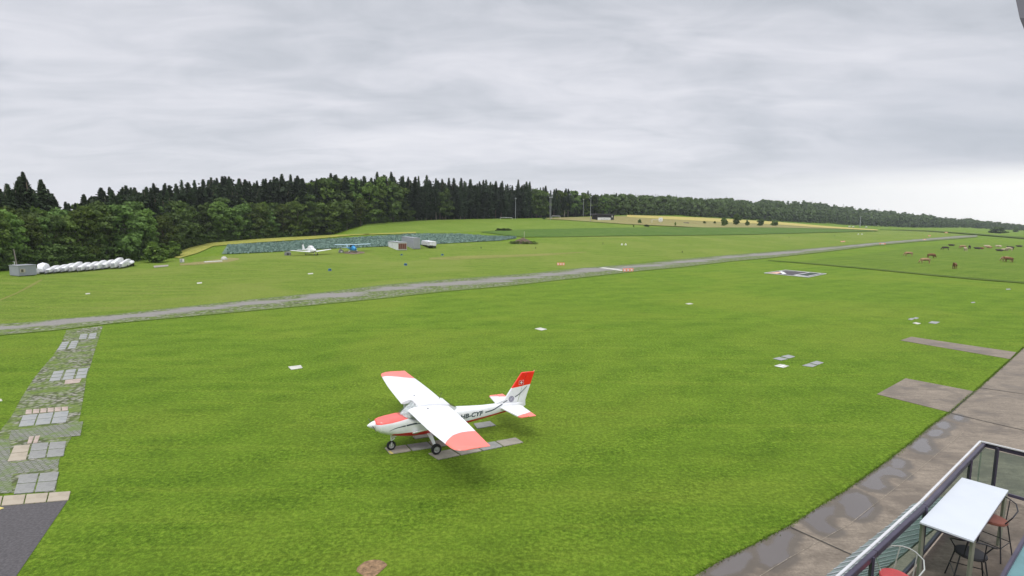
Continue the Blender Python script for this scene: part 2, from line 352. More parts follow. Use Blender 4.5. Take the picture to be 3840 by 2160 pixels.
M_ASPH = mat('asphalt', (0.085, 0.078, 0.08), 0.8, 0.22, 14, 0.3, 60, coord='Object')
M_SLAB = mat('grey_slab', (0.31, 0.32, 0.315), 0.85, 0.16, 2.2, 0.2, 25, dirt=(0.24, 0.23, 0.20), dscale=2.4)
M_SLABD = mat('dark_slab', (0.27, 0.27, 0.255), 0.85, 0.18, 2.0, 0.2, 25, dirt=(0.17, 0.17, 0.15), dscale=2.4)
M_SLABW = mat('weathered_slab', (0.33, 0.30, 0.25), 0.88, 0.18, 1.6, 0.2, 25, dirt=(0.20, 0.18, 0.15), dscale=1.4)
M_SLABB = mat('beige_slab', (0.39, 0.335, 0.255), 0.85, 0.14, 2.0, 0.2, 25, dirt=(0.34, 0.30, 0.24), dscale=1.9)
M_SLABP = mat('pink_slab', (0.40, 0.32, 0.27), 0.85, 0.16, 3.0, 0.2, 25)
M_SLABL = mat('pale_slab', (0.58, 0.57, 0.50), 0.85, 0.18, 2.0, 0.2, 25, dirt=(0.30, 0.30, 0.27), dscale=4)
M_WHITE = mat('white_paint', (0.80, 0.80, 0.79), 0.4, 0.05, 2, dirt=(0.60, 0.59, 0.56), dscale=3)
M_BLACK = mat('black_paint', (0.035, 0.033, 0.04), 0.6, 0.2)
M_DARK = mat('dark_metal', (0.045, 0.042, 0.055), 0.45, 0.2, 5, metal=0.3)
M_GREYM = mat('grey_metal', (0.36, 0.37, 0.40), 0.45, 0.08, 1.2, metal=0.2)
M_RUBBER = mat('rubber', (0.022, 0.022, 0.024), 0.75, 0.2, 8, spec=0.3)
M_ALU = mat('alu', (0.42, 0.42, 0.42), 0.4, 0.15, 6, metal=0.4)
M_YEL = mat('yellow_paint', (0.62, 0.52, 0.16), 0.7, 0.2, 6)
M_ORANGE = mat('orange_paint', (0.80, 0.22, 0.10), 0.6, 0.1, 4)
M_BARK = mat('bark', (0.16, 0.125, 0.09), 0.95, 0.3, 4, 0.5, 12)
M_BARKP = mat('pale_bark', (0.27, 0.24, 0.19), 0.95, 0.3, 4, 0.5, 12)
def leaf_mat(name, dark, light, hue=0.5, amount=0.12):
    m, t, b = base_mat(name); tcn = N(t, 'ShaderNodeTexCoord'); oi = N(t, 'ShaderNodeObjectInfo')
    n = noise(t, wpos(t), 0.55, 5, 0.75); n2 = noise(t, wpos(t), 2.4, 3, 0.7)
    f = math_(t, 'ADD', math_(t, 'MULTIPLY', n, 0.45), math_(t, 'MULTIPLY', n2, 0.35)); f = math_(t, 'ADD', f, math_(t, 'MULTIPLY', oi.outputs['Random'], 0.20))
    c = ramp(t, f, [(0.36, dark), (0.64, light)])
    hs = N(t, 'ShaderNodeHueSaturation'); L(t, c, hs.inputs['Color'])
    L(t, math_(t, 'ADD', hue - amount*0.25, math_(t, 'MULTIPLY', oi.outputs['Random'], amount*0.5)), hs.inputs['Hue'])
    L(t, math_(t, 'ADD', 0.84, math_(t, 'MULTIPLY', oi.outputs['Random'], 0.32)), hs.inputs['Value'])
    L(t, hs.outputs[0], b.inputs['Base Color']); b.inputs['Roughness'].default_value = 0.7; b.inputs['Specular IOR Level'].default_value = 0.15
    tr = N(t, 'ShaderNodeBsdfTranslucent'); L(t, hs.outputs[0], tr.inputs[0]); ms = N(t, 'ShaderNodeMixShader'); ms.inputs[0].default_value = 0.22
    L(t, b.outputs[0], ms.inputs[1]); L(t, tr.outputs[0], ms.inputs[2]); L(t, ms.outputs[0], t.nodes['Material Output'].inputs[0])
    return m
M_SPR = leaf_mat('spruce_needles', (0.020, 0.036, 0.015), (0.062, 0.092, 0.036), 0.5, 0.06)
M_BRO = leaf_mat('broad_leaves', (0.054, 0.098, 0.018), (0.165, 0.235, 0.050), 0.5, 0.10)
M_BROD = leaf_mat('dark_broad_leaves', (0.048, 0.090, 0.022), (0.145, 0.212, 0.052), 0.5, 0.08)
M_FAR = leaf_mat('far_wood_leaves', (0.026, 0.052, 0.018), (0.135, 0.195, 0.065), 0.5, 0.0)
M_BUSH = leaf_mat('shrub_leaves', (0.05, 0.105, 0.016), (0.18, 0.26, 0.05), 0.5, 0.05)
M_CAB = leaf_mat('cabbage_leaves', (0.10, 0.17, 0.13), (0.26, 0.36, 0.31), 0.5, 0.0)

# ------------------------------------------------------------------ ground
az = np.unique(np.concatenate([np.arange(-180, -56, 4.0), np.arange(-56, 56, 0.5), np.arange(56, 180, 4.0)])); az = R(1)*az
rr = np.concatenate([[0.0], np.geomspace(3, 1700, 210)])
AA, RR_ = np.meshgrid(az, rr, indexing='ij'); X = RR_*np.sin(AA); Y = RR_*np.cos(AA); Z = T(X, Y)
nA, nR = AA.shape; idx = np.arange(nA*nR).reshape(nA, nR); idn = np.roll(idx, -1, 0)
fq = np.stack([idx[:, :-1], idx[:, 1:], idn[:, 1:], idn[:, :-1]], -1).reshape(-1, 4)[:, ::-1]
gr = np_mesh('ground', np.stack([X, Y, Z], -1).reshape(-1, 3), fq, M_LAWN); gr['kind'] = 'structure'
gr.data.polygons.foreach_set('use_smooth', [True]*len(gr.data.polygons))

RT = [(-420,1252),(-200,1232),(0,1213),(110,1206),(199,1197),(419,1178),(960,1120),(1199,1096),(1445,1066),(1668,1047),(1920,1029),(1998,1023),(2173,1004),(2411,987),(2545,972),(2694,959),(2733,955),(2919,941),(3106,925),(3292,908),(3432,897),(3595,883),(3665,881)]
RB = [(-420,1305),(-200,1280),(0,1257),(110,1247),(199,1239),(419,1213),(960,1164),(1199,1142),(1445,1118),(1668,1093),(1920,1071),(1998,1062),(2173,1042),(2411,1015),(2545,1003),(2694,986),(2733,981),(2919,964),(3106,943),(3292,920),(3432,907),(3595,895),(3665,889)]
FT = [(-300,1046),(0,1030),(110,1022),(199,1016),(419,988),(500,981),(960,950),(1258,932),(1452,925),(1638,918),(1802,908),(1920,905),(2001,908),(2040,890),(2322,886),(2545,883),(2760,881),(2900,877),(3059,873),(3180,868),(3292,863),(3450,862),(3600,868)]
patch('airfield_grass', FT, [(-420,1252),(0,1213),(110,1206),(199,1197),(419,1178),(500,1170),(960,1120),(1258,1090),(1452,1066),(1638,1050),(1802,1040),(1920,1029),(2001,1023),(2060,1016),(2322,993),(2545,972),(2760,953),(2900,942),(3059,929),(3180,918),(3292,908),(3450,896),(3600,883)], 160, 60, M_FIELD, 0.006, 0.0002)
patch('runway', RT, RB, 260, 12, M_RUN, 0.014, 0.0005)
patch('football_pitch', [(1377,838),(1593,826),(1800,821),(1920,820),(2117,815),(2250,812),(2351,806)], [(1300,880),(1541,876),(1800,868),(1930,861),(2135,857),(2260,855),(2434,853)], 60, 30, M_PITCH, 0.01, 0.0003)
patch('flower_margin', [(632,960),(708,929),(783,911),(960,896),(1146,886),(1243,881),(1480,872),(1560,869)], [(672,968),(742,948),(800,922),(960,909),(1184,895),(1333,881),(1500,876),(1560,874)], 60, 10, M_MARG, 0.02, 0.0009)
patch('cabbage_field', [(853,917),(960,912),(1184,898),(1407,885),(1556,876),(1728,876),(1817,883),(1938,887)], [(831,952),(960,947),(1220,932),(1452,923),(1638,914),(1802,905),(1870,902),(1934,893)], 90, 16, M_CSOIL, 0.02, 0.0009)
patch('green_crop_field', [(1800,869),(1930,861),(2135,857),(2322,853),(2489,852),(2760,853),(2919,853),(3106,857),(3292,864)], [(1960,889),(2020,888),(2098,888),(2322,884),(2489,883),(2760,880),(2919,876),(3106,871),(3292,866)], 120, 16, M_CROP, 0.02, 0.0009)
patch('dry_meadow', [(2050,818),(2117,815),(2351,810),(2640,825),(2919,840),(3106,853),(3200,858)], [(2050,821),(2117,824),(2351,840),(2640,853),(2919,853),(3106,857),(3200,860)], 80, 16, M_DRY, 0.03, 0.0011)
patch('ripening_field', [(2351,805.5),(2640,816),(2919,832),(3106,848),(3292,861)], [(2351,814),(2640,829),(2919,842),(3106,855),(3292,864)], 60, 8, M_WHEAT, 0.04, 0.0014)
patch('cow_pasture', [(2989,981),(3246,953),(3432,925),(3600,910),(3900,918)], [(2990,983),(3246,1004),(3432,1022),(3600,1037),(3900,1062)], 80, 40, M_PAST, 0.01, 0.0003)
patch('pasture_edge', [(2880,975),(2989,982),(3106,991),(3292,1008),(3478,1026),(3665,1043),(3900,1060)], [(2880,976.5),(2989,985),(3106,995),(3292,1012),(3478,1031),(3665,1048),(3900,1066)], 80, 3, M_TALL, 0.03, 0.0006)
patch('meadow_ditch', [(3300,858),(3478,863),(3665,875),(3900,892)], [(3300,859.5),(3478,865.5),(3665,879),(3900,898)], 40, 3, M_TALL, 0.05, 0.0012)
patch('dry_grass_strip', [(1610,966),(1700,961),(1920,955),(2050,950),(2200,944)], [(1610,973),(1700,974),(1920,964),(2050,958),(2200,946)], 60, 4, M_STRIP, 0.012, 0.0004)
patch('worn_track', [(0,1122),(60,1098),(110,1070),(150,1048)], [(0,1128),(60,1103),(116,1076),(162,1048)], 20, 4, M_STRIP, 0.012, 0.0004)
patch('sandy_patch', [(674,989),(760,980),(860,966),(897,968)], [(674,995),(760,991),(860,982),(897,973)], 20, 4, M_DRY, 0.012, 0.0004)
patch('taxi_path', [(249,1238),(232,1281),(199,1334),(159,1379),(124,1423),(82,1489),(43,1561),(0,1616),(-70,1700),(-150,1850)], [(386,1222),(369,1273),(351,1330),(340,1368),(324,1418),(313,1489),(303,1545),(290,1600),(223,1720),(209,1845)], 90, 24, M_PATH, 0.016, 0.0)
patch('paver_strip', [(43,1614),(120,1605),(220,1592),(312,1580)], [(30,1652),(112,1648),(210,1640),(301,1634)], 12, 4, M_PAVER, 0.022, 0)
patch('paver_strip', [(-60,1745),(30,1738),(140,1726),(223,1720)], [(-70,1785),(20,1778),(130,1770),(215,1756)], 12, 4, M_PAVER, 0.022, 0)
patch('paver_strip', [(-60,1650),(-20,1648),(20,1650),(36,1660)], [(-100,1850),(-60,1850),(20,1850),(45,1846)], 12, 4, M_PAVER, 0.019, 0)
patch('asphalt_pad', [(-220,1915),(0,1898),(253,1877)], [(-420,2300),(-200,2240),(20,2220)], 14, 14, M_ASPH, 0.012, 0)
patch('scorched_grass', [(1340,2128),(1362,2108),(1395,2098),(1430,2100),(1448,2112)], [(1336,2142),(1358,2158),(1395,2168),(1420,2150),(1452,2120)], 8, 4, mat('scorched', (0.27, 0.17, 0.09), 0.95, 0.35, 7, 0.5, 30), 0.012, 0)

# apron
AE = [(3990,1180),(3840,1302),(3789,1349),(3660,1464),(3565,1545),(3498,1592),(3417,1660),(3329,1728),(3254,1782),(3167,1843),(3079,1897),(2964,1971),(2835,2039),(2700,2106),(2600,2165),(2480,2235)]
ag = G([p[0] for p in AE], [p[1] for p in AE])[:, :2]
A2 = [(100.0, 100.0)] + [tuple(v) for v in ag]; B2 = [(125.0, 75.0)] + [(v[0]+24, v[1]-22) for v in ag]
patch('apron', A2, B2, 60, 20, M_APRON, 0.010, world=True)
def quad_slab(name, q, mat_, top=0.03, thick=0.06, label=None, group=None, cat='paving slab', kind=None, grid=(1, 1), gap=0.06, jitter=0.0, mats=None):
    """slabs laid in a grid inside the photo quad q (TL,TR,BR,BL); every slab its own object"""
    w = [G(p[0], p[1], top) for p in q]; w = [Vector(map(float, p)) for p in w]; out = []
    nx, ny = grid
    for i in range(nx):
        for j in range(ny):
            def at(a, b): 
                return (w[0]*(1-a) + w[1]*a)*(1-b) + (w[3]*(1-a) + w[2]*a)*b
            gx = gap/max((w[1]-w[0]).length, 0.1)/2 if nx > 1 else 0; gy = gap/max((w[3]-w[0]).length, 0.1)/2 if ny > 1 else 0
            a0, a1, b0, b1 = i/nx + gx, (i+1)/nx - gx, j/ny + gy, (j+1)/ny - gy
            cs = [at(a0, b0), at(a1, b0), at(a1, b1), at(a0, b1)]
            c = sum(cs, Vector())/4
            m = MB(); m.prism([(v.x-c.x, v.y-c.y) for v in cs], -thick, 0.0)
            o = m.build(name, mats[(i+j) % len(mats)] if mats else mat_, bevel=0.008); o.location = (c.x, c.y, c.z + random.uniform(-jitter, jitter))
            if label: tag(o, label, cat, group)
            if kind: o['kind'] = kind
            out.append(o)
    return out
quad_slab('apron', [(3396,1418),(3653,1467),(3560,1545),(3288,1477.5)], M_APRON, 0.02, 0.1, kind='structure')
quad_slab('apron', [(3417,1262.5),(3812,1320.6),(3788.6,1346),(3376,1276)], M_APRON, 0.02, 0.1, kind='structure')
def line_strip(name, pts, w, mat_, dz=0.03):
    ws = [Vector(map(float, G(p[0], p[1], dz))) for p in pts]; m = MB()
    for a, b in zip(ws, ws[1:]):
        d = (b - a); d.z = 0; d.normalize(); s = Vector((-d.y, d.x, 0))*w/2
        m.add([a-s, a+s, b+s, b-s], [(0, 1, 2, 3)])
    o = m.build(name, mat_); o['kind'] = 'structure'; return o
line_strip('apron_joint', [(2963,1976),(3197,2081),(3400,2172)], 0.05, M_JOINT)
line_strip('apron_joint', [(3559,1547),(3700,1581),(3840,1613),(4000,1650)], 0.06, M_JOINT)
line_strip('apron_joint', [(3668,1452),(3840,1477),(4000,1500)], 0.06, M_JOINT)
line_strip('apron_joint', [(3565,1548),(3655,1466)], 0.06, M_JOINT)
line_strip('apron_joint', [(3613,1619),(3477,1734),(3410,1788),(3187,1964),(2957,2093),(2849,2160),(2750,2215)], 0.012, M_JOINT2)
# puddles: thin water on the wet concrete
_mw, t, b = base_mat('puddle_water'); L(t, ramp(t, noise(t, wpos(t), 1.2, 5, 0.6), [(0.3, (0.13, 0.105, 0.09)), (0.7, (0.19, 0.16, 0.145))]), b.inputs['Base Color'])
b.inputs['Roughness'].default_value = 0.06; b.inputs['IOR'].default_value = 1.33; b.inputs['Specular IOR Level'].default_value = 0.9; b.inputs['Coat Weight'].default_value = 1.0; b.inputs['Coat Roughness'].default_value = 0.02
M_WETR = mat('wet_concrete', (0.115, 0.088, 0.068), 0.4, 0.2, 4, coord='Object')
def C8(x, y): return (2700 + x/1.479, 1180 + y/1.479)
PUD = [[(1288,572),(1300,560),(1325,557),(1350,568),(1345,582),(1318,588)],
       [(1200,612),(1215,597),(1245,592),(1275,604),(1278,620),(1250,633),(1215,628)],
       [(1150,662),(1165,645),(1195,636),(1230,640),(1243,655),(1215,672),(1175,676)],
       [(1060,735),(1085,700),(1125,686),(1150,690),(1150,715),(1175,750),(1150,765),(1105,760)],
       [(945,828),(955,806),(985,797),(1022,812),(1025,838),(1000,852),(965,850)],
       [(780,945),(820,905),(880,862),(940,842),(1000,862),(1035,890),(1015,903),(960,888),(915,888),(888,905),(900,935),(925,955),(890,972),(830,968)],
       [(660,1040),(700,995),(760,985),(820,1015),(850,1070),(815,1120),(760,1135),(700,1110),(690,1070)],
       [(465,1140),(500,1105),(570,1070),(640,1062),(625,1110),(580,1130),(600,1165),(650,1200),(610,1215),(540,1195)],
       [(300,1250),(330,1205),(385,1195),(415,1225),(385,1260),(370,1300),(385,1340),(345,1375),(280,1400),(220,1375),(205,1310),(225,1260),(265,1285)],
       [(0,1385),(60,1350),(130,1315),(175,1318),(175,1345),(140,1400),(80,1435),(-10,1450),(-60,1440)]]
PW = [np.array([G(*C8(*p), 0.016)[:2] for p in pl]) for pl in PUD]
# a finely divided strip of the apron beside the lawn that carries the wetness
ev = np.array([tuple(v) for v in ag[3:]]); tt = np.linspace(0, len(ev)-1, 640); i0 = np.clip(tt.astype(int), 0, len(ev)-2); el = ev[i0]*(1-(tt-i0)[:, None]) + ev[i0+1]*(tt-i0)[:, None]
wst = np.linspace(0, 1, 90)[None, :, None]; off_ = np.array([3.6, -3.3]); gp = el[:, None, :] + off_*wst
wet = np.zeros(gp.shape[:2])
for pw in PW:
    ins = np.zeros(gp.shape[:2], bool); dmin = np.full(gp.shape[:2], 9.0)
    for a_, b2 in zip(pw, np.roll(pw, -1, 0)):
        e_ = b2 - a_; q_ = gp - a_; tp = np.clip((q_ @ e_)/(e_ @ e_), 0, 1); dmin = np.minimum(dmin, np.linalg.norm(q_ - tp[..., None]*e_, axis=-1))
        cond = ((a_[1] > gp[..., 1]) != (b2[1] > gp[..., 1])) & (gp[..., 0] < (b2[0]-a_[0])*(gp[..., 1]-a_[1])/(b2[1]-a_[1]+1e-12) + a_[0]); ins ^= cond
    sd = np.where(ins, dmin, -dmin); wet = np.maximum(wet, np.clip(0.55 + sd*1.15, 0, 1))
idx = np.arange(wet.size).reshape(wet.shape); fq = np.stack([idx[:-1, :-1], idx[1:, :-1], idx[1:, 1:], idx[:-1, 1:]], -1).reshape(-1, 4)
vv = np.concatenate([gp, np.full(gp.shape[:2] + (1,), 0.016)], -1).reshape(-1, 3); q_ = vv[fq[0]]
if np.cross(q_[1]-q_[0], q_[2]-q_[0])[2] < 0: fq = fq[:, ::-1]
o = np_mesh('apron', vv, fq, M_APRON); o['kind'] = 'structure'; o.data.attributes.new('wet', 'FLOAT', 'POINT').data.foreach_set('value', wet.ravel().astype(np.float32))

# paving slabs of the taxi path (left) and in the lawn
g = 'slabs laid in the overgrown taxi path'
quad_slab('paving_slab', [(298,1254),(366.5,1247),(361,1269),(291.5,1271.6)], M_SLAB, label='grey slab in the two by three block of slabs nearest the gravel runway', group='slabs of the block nearest the runway', grid=(2, 3), gap=0.12)
quad_slab('paving_slab', [(229.6,1282.7),(299,1276),(287,1304.8),(208.6,1313.6)], M_SLAB, label='narrow grey slab in the second block of slabs from the gravel runway', group='slabs of the second block from the runway', grid=(2, 4), gap=0.12)
quad_slab('paving_slab', [(197.6,1392),(335.6,1377.6),(325.7,1416),(178.8,1430.6)], M_SLAB, label='pale grey slab in the wide block with dark gaps in the middle of the overgrown path', group='slabs of the wide block with dark gaps', grid=(3, 3), gap=0.11)
quad_slab('paving_slab', [(245,1425),(306,1418.5),(298,1434),(240.7,1440.5)], M_SLABP, label='single pinkish slab below the wide pale block with dark gaps', group=None)
quad_slab('paving_slab', [(95.7,1536.5),(256.5,1523.5),(256.5,1538),(92.8,1553)], M_SLABP, label='brownish slab in the thin row above the three by two block of slabs', group='thin row of brownish slabs', grid=(6, 1), gap=0.04)
quad_slab('paving_slab', [(84,1556.8),(261,1539.4),(249,1583),(66.7,1600)], M_SLAB, label='grey slab in the three by two block above the long paver strip', group='slabs of the three by two block', grid=(3, 2), gap=0.05)
quad_slab('paving_slab', [(107,1636.5),(153.6,1632),(142,1659.7),(98.5,1664)], M_SLABP, label='small brown slab of the pair above the beige slabs', group='pair of small brown slabs', grid=(2, 1), gap=0.05, top=0.035)
quad_slab('paving_slab', [(53.6,1671),(113,1665.5),(97,1723.5),(27.5,1730.7)], M_SLABB, label='beige slab of the pair left of the four mottled grey slabs', group='pair of beige slabs', grid=(1, 2), gap=0.04)
quad_slab('paving_slab', [(119,1662.6),(250.7,1652.5),(240.6,1709),(101.4,1722)], M_SLABD, label='mottled grey slab beside the pair of beige slabs', group='four mottled grey slabs', grid=(2, 2), gap=0.05)
quad_slab('paving_slab', [(71,1778.6),(224.6,1767),(205.8,1839.4),(47.8,1852.5)], M_SLABD, label='large grey slab of the four just above the beige kerb row', group='four large grey slabs above the kerb row', grid=(2, 2), gap=0.05)
quad_slab('paving_slab', [(-75,1865),(266.7,1841),(258,1874),(-85,1903)], M_SLABB, label='beige slab in the row edging the black asphalt', group='beige slabs edging the asphalt', grid=(4, 1), gap=0.035)
def C1(x, y): return (1340 + x/3.578, 1360 + y/3.578)
quad_slab('paving_slab', [C1(945,1215), C1(2130,1000), C1(2235,1065), C1(1080,1300)], M_SLABW, label='weathered slab in the row under the near wheel and wing tip of the red and white plane', group='slab row under the near wheel', grid=(4, 1), gap=0.05, mats=[M_SLABW, M_SLABW, M_SLABD])
quad_slab('paving_slab', [C1(360,1140), C1(1225,1020), C1(1310,1090), C1(430,1225)], M_SLABW, label='weathered slab in the row under the nose wheel of the red and white plane', group='slab row under the nose wheel', grid=(3, 1), gap=0.05, mats=[M_SLABW, M_SLABD])
quad_slab('paving_slab', [C1(740,985), C1(1010,940), C1(1060,975), C1(780,1020)], M_SLABW, label='weathered slab half hidden under the belly of the red and white plane')
quad_slab('paving_slab', [C1(1560,815), C1(1780,780), C1(1860,840), C1(1610,880)], M_SLABD, label='dark slab behind the tail boom of the red and white plane')
line_strip('yellow_mark', [C1(425,1185), C1(470,1222)], 0.10, M_YEL, 0.034)
quad_slab('paving_slab', [(1080,1374.5),(1128,1368.7),(1135,1379),(1092,1386)], M_SLABL, label='pale slab alone in the lawn to the left above the parked plane')
quad_slab('paving_slab', [(2005,1232),(2026,1228),(2052,1234),(2030,1239)], M_SLABL, label='pale slab alone in the middle of the lawn between plane and runway')
quad_slab('paving_slab', [(2570,1138),(2588,1136),(2600,1139),(2582,1141)], M_SLABL, label='small pale slab in the lawn below the black signal square')
for q, lb in (([(2928.7,1335.5),(2956.7,1329.7),(2982,1336.7),(2960,1343.7)], 'back right slab of the left pair in the nearer tie down group'),
              ([(2898,1344),(2921.7,1338.4),(2955.5,1345.4),(2930,1351)], 'back left slab of the left pair in the nearer tie down group'),
              ([(2904,1371),(2925,1364.6),(2960,1371.6),(2937,1378.6)], 'slab with white marks at the front of the nearer tie down group'),
              ([(3035.8,1360.5),(3062.6,1352.4),(3089.4,1359.4),(3067,1367.5)], 'upper slab of the right pair in the nearer tie down group'),
              ([(3008,1370),(3033.5,1362.3),(3064,1370),(3046,1375.7)], 'lower slab of the right pair in the nearer tie down group'),
              ([(3404,1197),(3416,1192),(3430,1194),(3420,1200)], 'left slab of the back pair in the farther tie down group'),
              ([(3422,1193),(3434,1189),(3447,1192),(3436,1196)], 'right slab of the back pair in the farther tie down group'),
              ([(3422,1211),(3434,1208),(3454,1212),(3442,1215.5)], 'pale slab at the front of the farther tie down group'),
              ([(3481,1210),(3494,1204),(3525,1207),(3510,1214)], 'long slab at the right of the farther tie down group')):
    quad_slab('paving_slab', q, M_SLABL if 'pale' in lb or 'white' in lb else M_SLAB, label=lb)
line_strip('white_mark', [(2905,1371.5),(2936,1378)], 0.09, M_WHITE, 0.036); line_strip('white_mark', [(2926,1375),(2943,1368)], 0.12, M_WHITE, 0.036)
quad_slab('paving_slab', [(738,1060),(757,1058),(758,1062),(739,1064)], M_SLABL, label='small pale slab in the far grass left of the blue marker boxes')
quad_slab('paving_slab', [(320,1100),(337,1098.5),(338,1102),(321,1103.5)], M_SLABL, label='small pale slab in the far grass nearest the trailers')
quad_slab('paving_slab', [(1154,1025),(1174,1023.5),(1175,1027),(1155,1028.5)], M_SLABL, label='small pale slab in the far grass left of the nearest blue marker box')
quad_slab('paving_slab', [(576,996),(631,992),(632,998),(577,1003)], M_SLABW, label='long grey slab right of the row of white trailers', top=0.12, thick=0.2)
quad_slab('paving_slab', [(3772,1083),(3788,1082),(3790,1085),(3774,1086)], M_SLAB, label='tiny slab in the lawn near the right edge below the cow pasture')
quad_slab('paving_slab', [(3640,1133),(3654,1131.5),(3658,1134.5),(3644,1136)], M_SLAB, label='tiny slab in the lawn between signal square and apron')
line_strip('yellow_mark', [(-15,1902),(8,1908)], 0.12, M_YEL, 0.03)
quad_slab('paving_slab', [(-20,1498),(5,1495),(9,1502),(-16,1506)], M_SLABL, label='pale slab cut by the left edge beside the overgrown path')

# ------------------------------------------------------------------ parked trainer aircraft (x aft from spinner tip, y starboard, z up)
def paint(name, fn, rough=0.28):
    """white aircraft paint with a colour layout given by fn(t, x, y, z, white, red) over the part's own coordinates"""
    m, t, b = base_mat(name); tcn = N(t, 'ShaderNodeTexCoord').outputs['Object']; s = N(t, 'ShaderNodeSeparateXYZ'); L(t, tcn, s.inputs[0])
    dirtn = ramp(t, noise(t, tcn, 3.0, 6, 0.7), [(0.35, (0.74, 0.75, 0.77)), (0.65, (0.83, 0.83, 0.84))])
    L(t, fn(t, s.outputs[0], s.outputs[1], s.outputs[2], dirtn), b.inputs['Base Color'])
    b.inputs['Roughness'].default_value = rough; b.inputs['Coat Weight'].default_value = 0.4; b.inputs['Coat Roughness'].default_value = 0.1
    return m
def interp_node(t, x, pts):
    lo, hi = pts[0][0], pts[-1][0]; mr = N(t, 'ShaderNodeMapRange'); L(t, x, mr.inputs[0]); mr.inputs[1].default_value = lo; mr.inputs[2].default_value = hi
    vals = [p[1] for p in pts]; vmin, vmax = min(vals), max(vals); k = max(vmax - vmin, 1e-4)
    r_ = ramp(t, mr.outputs[0], [((p[0]-lo)/(hi-lo), (p[1]-vmin)/k) for p in pts])
    return math_(t, 'ADD', math_(t, 'MULTIPLY', r_, k), vmin)
BELLY = [(0.0, 0.0), (0.80, 0.74), (0.95, 0.83), (1.6, 0.83), (2.5, 0.85), (3.4, 0.86), (4.2, 0.89), (5.0, 0.935), (6.05, 1.03), (7.1, 1.09)]
COWL = [(0.25, 1.23), (0.9, 1.29), (1.45, 1.365), (2.0, 1.40)]
def body_paint(t, x, y, z, w):
    belly = math_(t, 'LESS_THAN', z, interp_node(t, x, BELLY)); inb = math_(t, 'MULTIPLY', belly, math_(t, 'GREATER_THAN', x, 0.86))
    c = mix(t, inb, w, (0.62, 0.022, 0.03))
    top = math_(t, 'MULTIPLY', math_(t, 'GREATER_THAN', z, interp_node(t, x, COWL)), math_(t, 'LESS_THAN', x, 1.62))
    return mix(t, top, c, (0.90, 0.115, 0.095))
M_BODY = paint('fuselage_paint', body_paint)
def wing_paint(t, x, y, z, w):
    ay = math_(t, 'ABSOLUTE', y)
    lim = interp_node(t, x, [(1.5, 4.45), (1.75, 4.18), (2.1, 3.88), (2.5, 3.68), (2.9, 3.58), (3.3, 3.56)])
    lim = math_(t, 'ADD', lim, math_(t, 'MULTIPLY', math_(t, 'GREATER_THAN', y, 0), 0.10))
    c = mix(t, math_(t, 'GREATER_THAN', ay, lim), w, (0.96, 0.19, 0.145))  # tip red paled: the overexposure of the wing is put into the colour
    al = math_(t, 'MULTIPLY', math_(t, 'COMPARE', x, 2.78, 0.006), math_(t, 'GREATER_THAN', ay, 2.2))
    return mix(t, math_(t, 'MULTIPLY', al, 0.5), c, (0.45, 0.2, 0.2))
M_WING = paint('wing_paint', wing_paint, 0.35)
def fin_paint(t, x, y, z, w):
    line = math_(t, 'ADD', math_(t, 'MULTIPLY', math_(t, 'SUBTRACT', x, 6.36), 0.10), 1.98)
    c = mix(t, math_(t, 'GREATER_THAN', z, line), w, (0.86, 0.022, 0.012))
    return c
M_FIN = paint('fin_paint', fin_paint)
def stab_paint(t, x, y, z, w):
    ay = math_(t, 'ABSOLUTE', y); lim = math_(t, 'SUBTRACT', 1.36, math_(t, 'MULTIPLY', math_(t, 'SUBTRACT', x, 6.1), 0.36))
    return mix(t, math_(t, 'GREATER_THAN', ay, lim), w, (0.96, 0.19, 0.145))  # same paled tip red as the wing, overexposure put into the colour
M_STAB = paint('tailplane_paint', stab_paint)
M_APW = paint('plain_white_paint', lambda t, x, y, z, w: w)
def glass(name, tint=(0.75, 0.8, 0.8), op=0.35, body=(0.25, 0.27, 0.27)):
    m, t, b = base_mat(name); b.inputs['Base Color'].default_value = (*body, 1); b.inputs['Roughness'].default_value = 0.06; b.inputs['Specular IOR Level'].default_value = 0.7
    tr = N(t, 'ShaderNodeBsdfTransparent'); tr.inputs[0].default_value = (*tint, 1); ms = N(t, 'ShaderNodeMixShader'); ms.inputs[0].default_value = op
    L(t, tr.outputs[0], ms.inputs[1]); L(t, b.outputs[0], ms.inputs[2]); L(t, ms.outputs[0], t.nodes['Material Output'].inputs[0]); return m
M_GLASS = glass('windscreen_glass', (0.9, 0.93, 0.93), 0.18); M_DGLASS = mat('cabin_glass', (0.06, 0.055, 0.055), 0.08, 0.3, 3, spec=0.8)
M_FOIL = mat('sunshade_fabric', (0.74, 0.74, 0.73), 0.5, 0.3, 6, 0.8, 9)
M_REDC = mat('red_upholstery', (0.40, 0.02, 0.03), 0.8, 0.2, 5)
M_NAVY = mat('dark_blue_lettering', (0.035, 0.055, 0.075), 0.5, 0.1)
plane = empty('training_aircraft', (-5.687, 20.678, 0.03), 0, 'white high wing propeller plane with red wing tips and fin top parked on the lawn', 'airplane')
plane.rotation_euler = (R(0.33), R(1.33), R(27.28))
